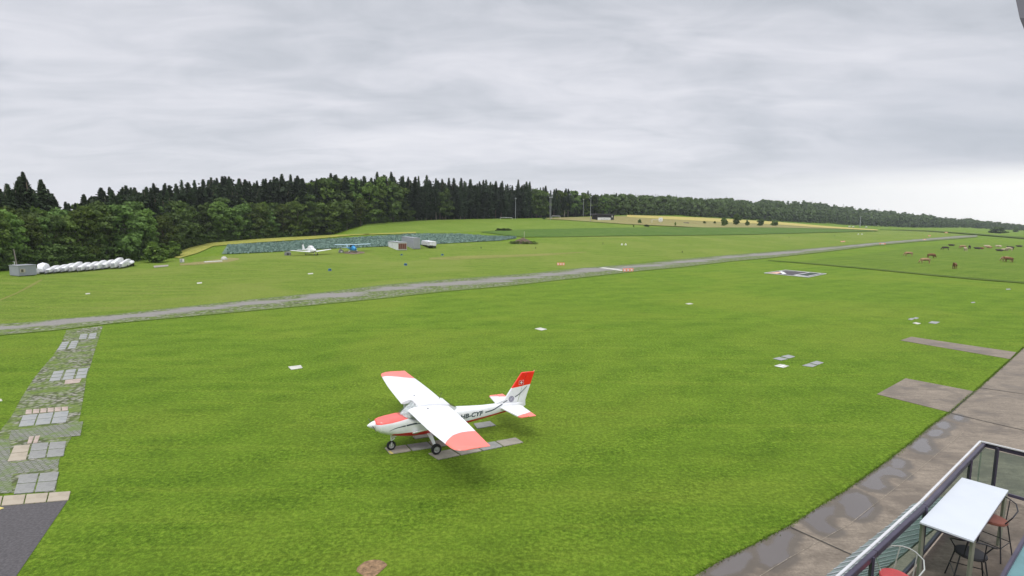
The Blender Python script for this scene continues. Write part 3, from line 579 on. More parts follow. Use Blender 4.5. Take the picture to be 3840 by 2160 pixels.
# fuselage: x, bottom, top, half width, squareness
FUS = [(0.30,0.99,1.33,.17,2.2),(0.34,0.93,1.38,.27,2.4),(0.48,0.84,1.41,.37,2.6),(0.75,0.75,1.44,.43,2.8),(1.2,0.64,1.48,.48,3.0),(1.5,0.60,1.44,.50,3.2),(1.75,0.58,1.34,.51,3.4),
       (2.2,0.58,1.33,.52,3.6),(2.8,0.60,1.33,.50,3.6),(3.3,0.64,1.40,.45,3.4),(3.7,0.67,1.44,.39,3.2),(4.3,0.73,1.40,.31,3.0),(5.0,0.80,1.36,.23,2.8),(5.7,0.88,1.36,.16,2.6),(6.3,0.95,1.34,.10,2.4),(6.95,1.02,1.28,.045,2.2)]
def fus_at(x):
    for a, b_ in zip(FUS, FUS[1:]):
        if a[0] <= x <= b_[0]:
            k = (x-a[0])/(b_[0]-a[0]); return tuple(a[i]*(1-k) + b_[i]*k for i in range(1, 5))
    return FUS[-1][1:] if x > FUS[-1][0] else FUS[0][1:]
def fus_y(x, z):
    zb_, zt, w, n = fus_at(x); h = (zt-zb_)/2; q = min(1, abs((z-(zb_+zt)/2)/h)); return w*(max(1e-4, 1-q**n))**(1/n)
rings = []
for st in np.unique(np.concatenate([[f[0] for f in FUS], np.arange(0.35, 6.9, 0.1)])):
    zb_, zt, w, n = fus_at(float(st)); h = (zt-zb_)/2; zc = (zt+zb_)/2; rg = []
    for k in range(40):
        a = 2*math.pi*k/40; c, s = math.cos(a), math.sin(a)
        rg.append((float(st), w*abs(c)**(2/n)*(1 if c >= 0 else -1), zc + h*abs(s)**(2/n)*(1 if s >= 0 else -1)))
    rings.append(rg)
m = MB(); m.loft(rings); m.build('fuselage', M_BODY, plane, smooth=True)
m = MB(); m.loft([[(x, r_*math.cos(2*math.pi*k/20), 1.165 + r_*math.sin(2*math.pi*k/20)) for k in range(20)] for x, r_ in ((0.0,.012),(0.04,.05),(0.12,.10),(0.22,.145),(0.30,.165))])
m.build('spinner', M_APW, plane, smooth=True)
pr = empty('propeller', (0.2, 0, 1.165)); pr.parent = plane
for sgn in (1, -1):
    m = MB(); secs = []
    for i, (rd, ch, tw) in enumerate(((0.10,.07,55),(0.2,.11,48),(0.4,.13,35),(0.6,.10,26),(0.66,.05,22))):
        tw_ = R(tw); rg = []
        for (cx_, ct) in ((-.5,0),(-.2,.10),(.2,.09),(.5,0),(.2,-.04),(-.2,-.05)):
            u, v_ = cx_*ch, ct*ch*1.2
            rg.append((u*math.sin(tw_) + v_*math.cos(tw_), u*math.cos(tw_) - v_*math.sin(tw_), sgn*rd))
        secs.append(rg)
    m.loft(secs); o = m.build('blade', [M_BLACK], pr, smooth=True); o.rotation_euler = (R(-86), 0, 0)
    m = MB(); m.loft([[(x*1.02, y*1.04, z) for x, y, z in rg] for rg in ([tuple(np.array(secs[3])[k]*0.2 + np.array(secs[4])[k]*0.8) for k in range(6)], secs[4])]); o = m.build('blade_tip', mat('pale_yellow', (0.62, 0.60, 0.40), 0.5), pr); o.rotation_euler = (R(-86), 0, 0)
# cabin walls
m = MB(); m.loft([[(x, -w1, z0), (x, -w2, z1), (x, w2, z1), (x, w1, z0)] for x, w1, w2, z0, z1 in ((1.98,.49,.47,1.26,1.74),(2.2,.50,.47,1.26,1.78),(2.9,.48,.45,1.26,1.78),(3.25,.44,.40,1.30,1.74),(3.72,.33,.16,1.36,1.46))])
m.build('cabin', M_APW, plane, smooth=False)
for s in (-1, 1):
    m = MB(); m.add([(2.06,s*.493,1.32),(2.66,s*.487,1.32),(2.66,s*.463,1.70),(2.08,s*.470,1.70)], [(0,1,2,3)]); m.build('side_window', M_DGLASS, plane)
    m = MB(); m.add([(2.76,s*.484,1.34),(3.20,s*.447,1.36),(3.16,s*.420,1.68),(2.76,s*.458,1.70)], [(0,1,2,3)]); m.build('side_window', M_DGLASS, plane)
m = MB(); m.add([(3.30,-.37,1.725),(3.30,.37,1.725),(3.68,.18,1.505),(3.68,-.18,1.505)], [(0,1,2,3)]); m.build('rear_window', M_DGLASS, plane)
# windscreen wraps from the cowling to the wing
wv = []; nb = 13
for j in range(6):
    k = j/5
    for i in range(nb):
        a = math.pi*(i/(nb-1)) - math.pi/2
        bx_, by_ = 1.95 - 0.74*math.cos(a)**0.8 if math.cos(a) > 0 else 1.95, 0.50*math.sin(a)
        tx, ty = 1.97 - 0.10*max(math.cos(a), 0)**0.5, 0.47*math.sin(a)
        zb0 = 1.30 + 0.17*max(math.cos(a), 0)
        bul = 0.07*math.sin(math.pi*k)
        wv.append(((bx_*(1-k) + tx*k) - bul*math.cos(a), (by_*(1-k) + ty*k)*(1+bul*0.4), zb0*(1-k) + (1.76 + 0.11*max(math.cos(a), 0)**0.5)*k))
m = MB(); m.add(wv, [(j*nb+i, j*nb+i+1, (j+1)*nb+i+1, (j+1)*nb+i) for j in range(5) for i in range(nb-1)]); m.build('windscreen', M_GLASS, plane, smooth=True)
# crumpled silver sunshade behind the glass
sv = []; 
for (x, y, z) in wv: 
    q = random.uniform(-.03, .03); sv.append((x + (1.98-x)*0.16 + q, y*0.86, z*0.96 + 0.06 + q*0.5))
m = MB(); m.add(sv, [(j*nb+i, j*nb+i+1, (j+1)*nb+i+1, (j+1)*nb+i) for j in range(5) for i in range(nb-1)]); m.build('sunshade', M_FOIL, plane)
for s in (-1, 1):
    m = MB(); m.bar((2.0,s*.485,1.28),(2.06,s*.47,1.76),.05,.03); m.build('door_post', M_REDC, plane)
m = MB(); m.box((2.0,-0.52,1.235),(0.30,0.05,0.10)); m.build('fresh_air_scoop', M_APW, plane, bevel=.01)
m = MB(); m.box((2.3, 0, 1.45), (0.35, 0.8, 0.4)); m.build('seat', M_REDC, plane, bevel=.03)
# wings
AIR = [(0,0),(0.015,.28),(0.06,.52),(0.15,.78),(0.30,.92),(0.5,.80),(0.75,.45),(1.0,.02),(1.0,-.02),(0.6,-.10),(0.3,-.14),(0.08,-.14),(0.02,-.09)]
def wing_sec(y, xle, xte, z, th): c = xte - xle; return [(xle + a*c, y, z + h*th) for a, h in AIR]
WS = [(0.465,1.50,3.21,1.722,.15),(1.0,1.51,3.20,1.735,.15),(2.0,1.53,3.17,1.75,.145),(2.9,1.56,3.12,1.765,.14),(4.0,1.64,3.04,1.785,.12),(4.7,1.70,2.99,1.80,.10),(4.88,1.75,2.985,1.805,.085),(5.0,1.86,2.98,1.81,.06),(5.07,2.05,2.96,1.81,.025)]
for s in (-1, 1):
    m = MB(); m.loft([wing_sec(s*y, a, b_, z, th) for y, a, b_, z, th in WS]); w_ = m.build('wing', M_WING, plane, smooth=True)
    m = MB(); m.tube([(2.18, s*0.9, 1.865), (2.18, s*0.9, 1.895)], .035, 12); m.build('fuel_cap', M_GREYM, w_)
    m = MB(); m.box((3.07, s*1.5, 1.728), (0.012, 2.1, 0.004)); m.build('flap_track', M_GREYM, w_)
    # strut with fairings
    m = MB(); st0, st1 = Vector((1.80, s*.52, .80)), Vector((2.15, s*2.55, 1.735))
    dd = (st1-st0); rg = []
    for k in (0, .04, .12, .9, 1.0):
        c_ = st0 + dd*k; sc_ = 1.7 if k < .05 else 1.0
        rg.append([(c_.x + .075*sc_*math.cos(a), c_.y, c_.z + .028*sc_*math.sin(a)) for a in [2*math.pi*i/12 for i in range(12)]])
    m.loft(rg); m.build('wing_strut', M_APW, plane, smooth=True)
m = MB(); m.loft([[(x, y, z) for x, z in ((1.90,1.80),(1.92,1.875),(2.1,1.895),(2.4,1.895),(2.9,1.855),(3.28,1.755),(3.2,1.73),(1.95,1.74))] for y in (-.46,-.2,.2,.46)]); m.build('cabin_roof', M_APW, plane, smooth=True)
# tail
def slab2(name, poly, th, mt, axis='y', tip=0.4):
    m = MB(); c = [(sum(p[0] for p in poly)/len(poly)), (sum(p[1] for p in poly)/len(poly))]
    inn = [(p[0]+(c[0]-p[0])*.05, p[1]+(c[1]-p[1])*.03) for p in poly]; n = len(poly); vs = []
    for (pp, t_) in ((inn,-th/2),(poly,-th*.12),(poly,th*.12),(inn,th/2)):
        vs += [(p[0], t_, p[1]) if axis == 'y' else (p[0], p[1], t_) for p in pp]
    fs = [tuple(range(n)), tuple(range(3*n, 4*n))] + [(r_*n+i, r_*n+(i+1) % n, (r_+1)*n+(i+1) % n, (r_+1)*n+i) for r_ in range(3) for i in range(n)]
    m.add(vs, fs); return m.build(name, mt, plane)
fin = slab2('fin', [(5.55,1.36),(6.0,1.50),(6.36,1.98),(6.62,2.33),(6.86,2.655),(7.10,2.655),(6.86,1.95),(6.66,1.30)], .085, M_FIN)
rud = slab2('rudder', [(7.115,2.655),(7.50,2.64),(7.30,2.06),(7.14,1.62),(7.06,1.36),(7.08,1.10),(6.97,1.06),(6.70,1.28),(6.875,1.95)], .06, M_FIN)
for s in (-1, 1):
    o = slab2('tailplane', [(5.76,s*.06),(5.98,s*1.50),(6.05,s*1.58),(6.38,s*1.58),(6.36,s*.06)], .06, M_STAB, 'z'); o.location.z = 1.19
    o = slab2('elevator', [(6.38,s*.08),(6.40,s*1.60),(6.72,s*1.62),(6.75,s*.6),(6.80,s*.28),(6.70,s*.10)], .04, M_STAB, 'z'); o.location.z = 1.19
# decals on the port side
def side_y(x, z, off=.006): return -(fus_y(x, z) + off)
def ribbon(name, pts, w, mt, parent, yf):
    m = MB(); vs = []
    for i, (x, z) in enumerate(pts):
        a = pts[max(i-1, 0)]; b_ = pts[min(i+1, len(pts)-1)]; d = Vector((b_[0]-a[0], b_[1]-a[1])).normalized(); n_ = Vector((-d.y, d.x))
        ww = w(i/(len(pts)-1)) if callable(w) else w
        for q in (-ww/2, ww/2):
            X_, Z_ = x + n_.x*q, z + n_.y*q; vs.append((X_, yf(X_, Z_), Z_))
    m.add(vs, [(2*i, 2*i+1, 2*i+3, 2*i+2) for i in range(len(pts)-1)]); return m.build(name, mt, parent)
def curve_pts(ctrl, n=24):
    xs = np.array([c[0] for c in ctrl]); ps = np.linspace(0, len(ctrl)-1, n); out = []
    for p in ps:
        i = min(int(p), len(ctrl)-2); f = p-i; p0 = ctrl[max(i-1, 0)]; p1 = ctrl[i]; p2 = ctrl[i+1]; p3 = ctrl[min(i+2, len(ctrl)-1)]
        out.append(tuple(0.5*((2*p1[k]) + (-p0[k]+p2[k])*f + (2*p0[k]-5*p1[k]+4*p2[k]-p3[k])*f*f + (-p0[k]+3*p1[k]-3*p2[k]+p3[k])*f**3) for k in (0, 1)))
    return out
ribbon('stripe', curve_pts([(0.78,0.99),(1.0,1.07),(1.2,1.11),(1.41,1.135)]), lambda k: .012+.035*k, M_NAVY, plane, side_y)
ribbon('stripe', curve_pts([(1.44,1.14),(1.74,1.165),(2.1,1.17),(2.7,1.15),(3.3,1.13)]), .055, M_NAVY, plane, side_y)
ribbon('stripe', curve_pts([(5.0,1.12),(5.38,1.17),(5.72,1.285),(5.9,1.33)]), lambda k: .05-.012*k, M_NAVY, plane, side_y)
finy = lambda x, z: -(.0425 + .012)
ribbon('stripe', curve_pts([(5.93,1.375),(6.02,1.415),(6.14,1.455)]), .036, M_NAVY, plane, lambda x, z: -.075 if x < 6.0 else -.056)
ribbon('stripe', curve_pts([(6.52,1.57),(6.76,1.70),(6.98,1.88),(7.11,2.00)]), lambda k: .04-.02*k, M_NAVY, plane, finy)
def disc(name, c, r0, r1, y, mt, parent, n=28):
    m = MB(); vs = [(c[0]+r_*math.cos(2*math.pi*k/n), y, c[1]+r_*math.sin(2*math.pi*k/n)) for r_ in (r0, r1) for k in range(n)]
    m.add(vs, [(k, (k+1) % n, n+(k+1) % n, n+k) for k in range(n)]); return m.build(name, mt, parent)
M_BADGE = mat('badge_grey', (0.26, 0.25, 0.33), 0.6); M_BADGE2 = mat('badge_light', (0.52, 0.52, 0.58), 0.6)
bd = disc('round_emblem', (6.34,1.50), .001, .135, -.060, M_BADGE, plane)
disc('emblem_ring', (6.34,1.50), .088, .098, -.064, M_BADGE2, bd)
ribbon('emblem_wing', [(6.28,1.46),(6.34,1.51),(6.41,1.56)], .03, M_BADGE2, bd, lambda x, z: -.064); ribbon('emblem_wing', [(6.30,1.55),(6.34,1.50),(6.37,1.45)], .02, M_BADGE2, bd, lambda x, z: -.064)
def fin_rect(name, c, w, h, y, mt, par):
    m = MB(); ca, sa = math.cos(R(3)), math.sin(R(3))
    m.add([(c[0]+a*ca-b_*sa*0, y, c[1]+b_+a*sa) for a, b_ in ((-w/2,-h/2),(w/2,-h/2),(w/2,h/2),(-w/2,h/2))], [(0,1,2,3)]); return m.build(name, mt, par)
fr = fin_rect('cross_emblem', (6.82,2.20), .25, .20, -.053, mat('pale_red', (0.85, 0.45, 0.42), 0.5), plane)
fin_rect('emblem_field', (6.82,2.20), .215, .165, -.056, mat('deep_red', (0.55, 0.012, 0.02), 0.5), fr)
fin_rect('emblem_cross_bar', (6.82,2.20), .11, .034, -.059, M_WHITE, fr); fin_rect('emblem_cross_bar', (6.82,2.20), .034, .11, -.062, M_WHITE, fr)
cu = bpy.data.curves.new('reg', 'FONT'); cu.body = 'HB-CYF'; cu.size = 0.31; cu.shear = 0.22; cu.offset = 0.010; cu.resolution_u = 3; cu.space_character = 1.02
to = bpy.data.objects.new('reg', cu); COL.objects.link(to); bpy.context.view_layer.update()
me = to.evaluated_get(bpy.context.evaluated_depsgraph_get()).to_mesh(); me = me.copy()
bm = bmesh.new(); bm.from_mesh(me); bmesh.ops.triangulate(bm, faces=bm.faces); bmesh.ops.subdivide_edges(bm, edges=[e for e in bm.edges if e.calc_length() > .05], cuts=2)
xs_ = [v.co.x for v in bm.verts]; ys_ = [v.co.y for v in bm.verts]; sx = 1.12/(max(xs_)-min(xs_)); sy = 0.20/(max(ys_)-min(ys_)); x0 = min(xs_); y0 = min(ys_)
for v in bm.verts:
    X_ = 3.78 + (v.co.x-x0)*sx; Z_ = 1.02 + (v.co.y-y0)*sy; v.co = Vector((X_, side_y(X_, Z_, .007), Z_))
nm = bpy.data.meshes.new('registration'); bm.to_mesh(nm); bm.free(); nm.materials.append(M_NAVY)
ro = bpy.data.objects.new('registration', nm); COL.objects.link(ro); ro.parent = plane; bpy.data.objects.remove(to)
# undercarriage
def wheel(parent, c, r_, w, name='wheel'):
    e = empty(name, c); e.parent = parent
    m = MB(); prof = [(r_*.55,-w*.42),(r_*.82,-w*.5),(r_*.96,-w*.33),(r_,0),(r_*.96,w*.33),(r_*.82,w*.5),(r_*.55,w*.42)]; n = 28
    m.loft([[(rd*math.cos(2*math.pi*k/n), yy, rd*math.sin(2*math.pi*k/n)) for k in range(n)] for rd, yy in prof], caps=False); m.build('tyre', M_RUBBER, e, smooth=True)
    m = MB(); prof = [(r_*.12,-w*.46),(r_*.2,-w*.36),(r_*.42,-w*.30),(r_*.56,-w*.44),(r_*.56,w*.44),(r_*.42,w*.30),(r_*.12,w*.4)]
    m.loft([[(rd*math.cos(2*math.pi*k/n), yy, rd*math.sin(2*math.pi*k/n)) for k in range(n)] for rd, yy in prof]); m.build('rim', M_ALU, e, smooth=True)
    return e
for s in (-1, 1):
    m = MB(); rg = []
    for k, (x, y, z, w, h) in enumerate(((2.40,.38,.66,.085,.03),(2.41,.62,.60,.08,.026),(2.43,.90,.46,.065,.022),(2.45,1.10,.32,.05,.02),(2.45,1.13,.27,.045,.02))):
        rg.append([(x-w, s*y, z-h), (x+w, s*y, z-h), (x+w, s*y, z+h), (x-w, s*y, z+h)])
    m.loft(rg); m.build('main_gear_leg', M_APW, plane, bevel=.006)
    e = wheel(plane, (2.45, s*1.20, .062+.215), .215, .16)
    m = MB(); m.tube([(2.52, s*.75, .53), (2.50, s*1.12, .26)], .012, 6); m.build('brake_line', M_BLACK, plane)
ng = empty('nose_gear', (0.96, 0, 0)); ng.parent = plane
m = MB(); m.tube([(0,0,.70),(0.01,0,.42)], .034, 10); m.tube([(0.01,0,.46),(0.01,0,.30)], .026, 10); m.build('oleo_strut', M_APW, ng, smooth=True)
m = MB(); m.bar((-.0,-.075,.34),(.0,-.075,.21),.05,.018); m.bar((0,.075,.34),(0,.075,.21),.05,.018); m.box((0,0,.34),(.06,.17,.03)); m.build('fork', M_APW, ng)
m = MB(); m.bar((.02,0,.55),(.15,0,.49),.05,.02); m.bar((.15,0,.49),(.03,0,.42),.05,.02); m.box((.12,-.03,.58),(.16,.04,.04)); m.build('torque_link', M_APW, ng)
wheel(ng, (0, 0, .022+.19), .19, .13)
m = MB(); m.tube([(3.0,.1,1.86),(3.12,.1,2.12)], .008, 5); m.build('antenna', M_BLACK, plane)
m = MB(); m.tube([(7.45,0,2.66),(7.52,0,2.68)], .02, 6); m.build('beacon', mat('amber', (0.7, .35, .2), .3), plane)

# ------------------------------------------------------------------ vegetation
def leaf_quads(cen, size, nrm=None, asp=1.0, flat=0.0):
    n = len(cen); d = RNG.normal(size=(n, 3)); 
    if nrm is not None: d = d*0.7 + nrm
    d[:, 2] += flat; d /= np.linalg.norm(d, axis=1)[:, None] + 1e-9
    a = RNG.normal(size=(n, 3)); u = np.cross(d, a); u /= np.linalg.norm(u, axis=1)[:, None] + 1e-9; v = np.cross(d, u)
    s = np.broadcast_to(np.asarray(size, float), (n,))[:, None]/2
    s = s*RNG.uniform(0.6, 1.3, (n, 1))
    q = np.stack([cen - u*s*asp, cen - v*s*0.8, cen + u*s*asp, cen + v*s], 1)
    return q.reshape(-1, 3)
def quads_idx(n): return np.arange(n*4).reshape(n, 4)
def spruce_q(seed, nlev=46, slim=0.135, dens=1.0, base=0.14):
    """unit-height spruce: whorls of drooping boughs made of small sprays"""
    rg = np.random.default_rng(seed); out = []
    for i in range(nlev):
        k = i/(nlev-1); z = base + (0.985-base)*k**0.92; rad = slim*(1-k)**0.72*rg.uniform(0.7, 1.25) + 0.006
        if k < 0.25: rad *= 0.55 + 1.8*k
        nb_ = max(4, int((11 - 6*k)*dens)); a0 = rg.uniform(0, 6.28)
        for b_ in range(nb_):
            a = a0 + 2*math.pi*b_/nb_ + rg.uniform(-.3, .3); L_ = rad*rg.uniform(0.6, 1.25); ns = max(2, int(4*dens*(1-k)+1.5))
            for j in range(ns):
                t_ = (j+0.7)/ns; r_ = L_*t_; w = 0.020*(1.3-0.6*t_) + 0.006; drop = -0.022*t_*t_ - 0.008*t_ + rg.uniform(-.004, .004) + (0.012 if t_ > .8 else 0)
                c = np.array([r_*math.cos(a), r_*math.sin(a), z + drop]); u = np.array([math.cos(a), math.sin(a), -0.35 + rg.uniform(-.3, .3)]); v = np.array([-math.sin(a), math.cos(a), rg.uniform(-.5, .5)])
                ln = L_/ns*0.95; out.append([c - u*ln*.6, c - v*w, c + u*ln, c + v*w])
                out.append([c - v*w*.7, c + np.array([0, 0, -.022])*rg.uniform(.6, 1.3), c + v*w*.7, c + np.array([0, 0, .006])])
    for j in range(5): out.append([[0,0,.95],[.004*math.cos(j),.004*math.sin(j),.97],[0,0,1.0],[-.004*math.cos(j),-.004*math.sin(j),.97]])
    return np.array(out, float).reshape(-1, 3)
def broad_q(seed, nlobe=34, per=75, rx=0.30, z0=0.20, leaf=0.050):
    """unit-height broadleaf crown: leaf clumps on uneven lobes, open between them"""
    rg = np.random.default_rng(seed); cs = []; ns = []
    for i in range(nlobe):
        h = rg.uniform(0, 1); a = rg.uniform(0, 6.28); z = z0 + (0.90 - z0)*h
        prof = math.sin(math.pi*min(1, (0.18 + 0.80*h)))**0.6
        r_ = rx*prof*rg.uniform(0.35, 0.95); c = np.array([r_*math.cos(a), r_*math.sin(a), z]); lr = rg.uniform(0.055, 0.115)
        d = rg.normal(size=(per, 3)); d[:, 2] = np.abs(d[:, 2])*0.9 - 0.25*rg.random(per); d /= np.linalg.norm(d, axis=1)[:, None]
        p = c + d*lr*rg.uniform(0.65, 1.08, (per, 1))*np.array([1.15, 1.15, 0.85]); cs.append(p); ns.append(d)
    for i in range(int(nlobe*per*0.15)): 
        h = rg.random(); a = rg.uniform(0, 6.28); r_ = rx*0.75*math.sqrt(rg.random())*math.sin(math.pi*(0.2+0.75*h)); cs.append(np.array([[r_*math.cos(a), r_*math.sin(a), z0+(0.88-z0)*h]])); ns.append(rg.normal(size=(1, 3)))
    return leaf_quads(np.concatenate(cs), leaf, np.concatenate(ns)*1.0)
def me_from_q(name, q, mt): return np_mesh(name, q, quads_idx(len(q)//4), mt, link=False)
SPR_Q = [spruce_q(s, nlev=n, slim=w, base=b_) for s, n, w, b_ in ((1,46,.125,.12),(2,40,.150,.10),(3,50,.110,.30),(4,44,.14,.22),(5,36,.17,.08))]
SPR_ME = [me_from_q('crown', q, M_SPR) for q in SPR_Q]
BRO_Q = [broad_q(s, nl, 75, rx, z0) for s, nl, rx, z0 in ((11,36,.31,.16),(12,30,.27,.24),(13,40,.35,.12),(14,34,.29,.10),(15,28,.24,.26),(16,38,.33,.08))]
BRO_ME = [me_from_q('crown', q, M_BRO if i % 2 else M_BROD) for i, q in enumerate(BRO_Q)]
def trunk_me(top, r0, seed, mt, limbs=0):
    rg = random.Random(seed); m = MB(); pts = [(0,0,-0.01)]; 
    for k in range(1, 7): pts.append((rg.uniform(-.008,.008)*k, rg.uniform(-.008,.008)*k, top*k/6))
    m.tube(pts, [r0*1.25, r0, r0*.85, r0*.7, r0*.55, r0*.4, r0*.15], 7)
    for i in range(limbs):
        z = top*rg.uniform(.35, .8); a = rg.uniform(0, 6.28); l_ = rg.uniform(.12, .24)
        k = z/top*6; i0 = min(int(k), 5); f = k-i0; bp_ = Vector(pts[i0])*(1-f) + Vector(pts[i0+1])*f
        m.tube([bp_, bp_ + Vector((math.cos(a)*l_*.5, math.sin(a)*l_*.5, l_*.4)), bp_ + Vector((math.cos(a)*l_, math.sin(a)*l_, l_*.9))], [r0*.4, r0*.25, r0*.08], 5)
    o = m.build('trunk', mt, smooth=True); me = o.data; bpy.data.objects.remove(o); return me
TR_S = [trunk_me(.97, .011, 1, M_BARK), trunk_me(.97, .013, 2, M_BARKP)]; TR_B = [trunk_me(.75, .016, 3, M_BARK, 7), trunk_me(.75, .013, 4, M_BARKP, 8)]
def tree(name, crown, trunk, loc, h, sp, rz, label, group, cat='tree'):
    e = empty(name, loc, rz, label, cat, group)
    for nm_, me_, s_ in (('crown', crown, (h*sp, h*sp, h)), ('trunk', trunk, (h, h, h))):
        o = bpy.data.objects.new(nm_, me_); COL.objects.link(o); o.parent = e; o.scale = s_
    return e
# skyline of the wood in the photo: column, row
TOPS = [(-200,720),(-60,700),(0,700),(20,700),(40,682),(62,735),(85,640),(105,636),(125,720),(165,668),(185,690),(205,722),(225,742),(245,755),(290,748),(320,722),(345,756),(376,706),(399,695),(451,697),(522,690),(611,682),(645,678),(738,671),(809,660),(887,655),(960,663),(1016,658),(1068,650),(1098,650),(1198,648),(1251,648),(1303,650),(1366,646),(1456,645),(1489,648),(1541,655),(1608,658),(1702,664),(1817,666),(1920,677),(1975,672),(2009,695),(2057,700),(2135,702),(2173,712),(2236,710),(2284,720),(2340,718),(2396,725),(2456,726),(2519,722),(2579,732),(2640,738),(2719,735),(2826,752),(2864,742),(2966,753),(2999,744),(3036,740),(3096,748),(3190,753),(3292,760),(3432,773),(3525,787),(3618,807),(3688,823),(3758,831),(3840,840),(4100,850)]
TP = np.array(TOPS, float)
LTOP = np.array([(-300,770),(0,765),(100,760),(200,762),(330,748),(420,740),(520,748),(640,752),(700,752),(780,745),(860,742),(935,735),(1000,735),(1080,742),(1140,735)], float)   # leafy layer in front
def top_z(px, py, r):
    a, b_, c = rays(px, py); return HC + r*float(c)/math.hypot(float(a), float(b_))
SECT = [(-999,420,'behind the white trailers'),(420,860,'left of the cabbage field'),(860,1180,'behind the cabbage field, left of the white airplane'),(1180,1400,'behind the blue airplane'),(1400,1700,'behind the shipping containers'),(1700,1930,'left of the first floodlight mast'),(1930,2330,'behind the football goals'),(2330,9999,'right of the dark clubhouse')]
def sect(px): return next(s_[2] for s_ in SECT if s_[0] <= px < s_[1])
cnt = {'spruce': 0, 'broad': 0}
TREES = []
def note(px, extra, kind, o): TREES.append((px, extra, kind, o)); return o
def place(kind, px, extra, jit=0.0, tpy=None, minh=5):
    az_ = float(px_az(px)); D, _ = forest(az_); r_ = float(D) + extra
    x, y = r_*math.sin(az_), r_*math.cos(az_); z = float(T(x, y)); z = z
    h = (top_z(px, tpy, r_) - z)*(1 + jit)
    if h < minh: return None
    if kind == 'spruce':
        i = random.randrange(5); cnt['spruce'] += 1; sc_ = random.uniform(.85, 1.35)
        return note(px, extra, kind, tree('spruce_tree', SPR_ME[i], TR_S[random.random() < .4], (x, y, z-.3), h, sc_, random.uniform(0, 6.28), 'tall dark spruce in the wood ' + sect(px), 'spruces ' + sect(px)))
    i = random.randrange(6); cnt['broad'] += 1
    return note(px, extra, kind, tree('broadleaf_tree', BRO_ME[i], TR_B[random.random() < .5], (x, y, z-.3), h, random.uniform(.85, 1.15), random.uniform(0, 6.28), 'leafy broad crowned tree at the wood edge ' + sect(px), 'leafy trees ' + sect(px)))
def topy(px): return float(np.interp(px, TP[:, 0], TP[:, 1]))
# leafy front ranks at the left
px = -130.0
while px < 1150:
    ly = float(np.interp(px, LTOP[:, 0], LTOP[:, 1]))
    place('broad', px + random.uniform(-8, 8), random.uniform(0, 4), tpy=ly + random.uniform(5, 48)); 
    place('broad', px + 22 + random.uniform(-10, 10), 8 + random.uniform(0, 5), tpy=ly + random.uniform(-12, 22))
    px += random.uniform(38, 54)
# right part of the leafy clump around the white plane and containers
for p, e_, ty in ((1160,0,720),(1190,4,668),(1225,5,655),(1262,3,700),(1290,8,656),(1330,5,665),(1352,-4,735),(1385,0,672),(1415,2,690),(1440,4,655),(1468,2,668),(1492,3,682),(1510,1,722),(1528,2,752),(1300,-3,745),(1240,-3,752),(1180,-2,760),(1120,-1,745),(1650,1,715),(1672,2,700),(2012,0,700),(2030,2,705),(1995,3,715),(2230,2,724),(2262,2,730),(2290,2,732),(2310,0,742),(2150,4,708),(2190,4,716),(2100,5,706)):
    place('broad', p, e_, tpy=ty)
# spruce ranks behind
px = -120.0
while px < 2320:
    dxp = 26 if px < 1150 else 21 if px < 1900 else 19
    for k, (e0, e1) in enumerate(((10, 16), (18, 26), (30, 40)) if px < 1130 else ((0.5, 3), (7, 12))):
        p = px + random.uniform(-.4, .4)*dxp + k*dxp*.33; ty = topy(p) 
        gapp = 215 < p < 350 or p < -10
        if px < 1130 and k == 0 and p > 340: ty += random.uniform(14, 40)
        elif px >= 1130 and k == 0: ty += random.uniform(2, 26)
        else: ty += random.uniform(-7, 16)
        if 215 < p < 345 and k > 0: continue
        if 1150 < p < 1240 or 2230 < p < 2300: ty += 14
        if cnt['spruce'] < 292: place('spruce', p, random.uniform(e0, e1), tpy=ty)
    px += dxp*random.uniform(.85, 1.2)
for p, ty in ((103,634),(168,667),(42,680),(12,698),(322,720),(88,668),(125,690),(60,700),(190,700)): place('spruce', p, 12, tpy=ty)
# one label per tree: kind, rank, and the thing in the photo it stands above
SPOTS = [(-100,'beyond the left edge'),(0,'at the left edge'),(60,'above the thin wooden pole'),(105,'above the grey cabin'),(150,'above the tall first trailer'),(205,'above the second and third trailers'),
 (265,'above the fifth trailer'),(330,'above the seventh trailer'),(390,'above the ninth trailer'),(440,'above the tallest trailer'),(485,'above the last trailer'),(540,'left of the big bright shrub'),(590,'above the big bright shrub'),(650,'above the start of the flowering strip'),
 (705,'above the small sign box'),(760,'above the white plank'),(815,'above the stone by the plank'),(865,'above the left end of the cabbages'),(925,'above the left part of the cabbages'),(985,'above the cabbages left of the grey crate'),
 (1045,'above the dark grey crate'),(1100,'above the left wing of the white airplane'),(1155,'above the nose of the white airplane'),(1210,'above the right wing of the white airplane'),(1265,'above the crate by the blue airplane'),(1320,'above the blue airplane'),
 (1375,'above the right wing of the blue airplane'),(1430,'left of the white container'),(1490,'above the white container'),(1560,'above the grey container'),(1615,'above the white covered cart'),(1670,'just right of the white covered cart'),(1735,'above the right part of the cabbages'),
 (1800,'above the bush clump, left'),(1855,'above the left goal, left half'),(1905,'above the left goal, right half'),(1950,'at the left floodlight mast'),(2000,'above the tall ball fence'),(2060,'at the second floodlight mast'),(2100,'above the second goal'),
 (2150,'left of the third floodlight mast'),(2200,'between third and fourth floodlight masts'),(2255,'above the dark clubhouse'),(2310,'right of the dark clubhouse')]
bins = {}
for px_, ex_, kd_, o_ in TREES:
    if o_ is None: continue
    sp_ = min(SPOTS, key=lambda s_: abs(s_[0]-px_)); rk = ('front' if ex_ < 6 else 'second') if kd_ == 'broad' or px_ > 1130 else ('third' if ex_ < 17 else 'fourth' if ex_ < 28 else 'rear')
    bins.setdefault((kd_, rk, sp_[1]), []).append((px_, o_))
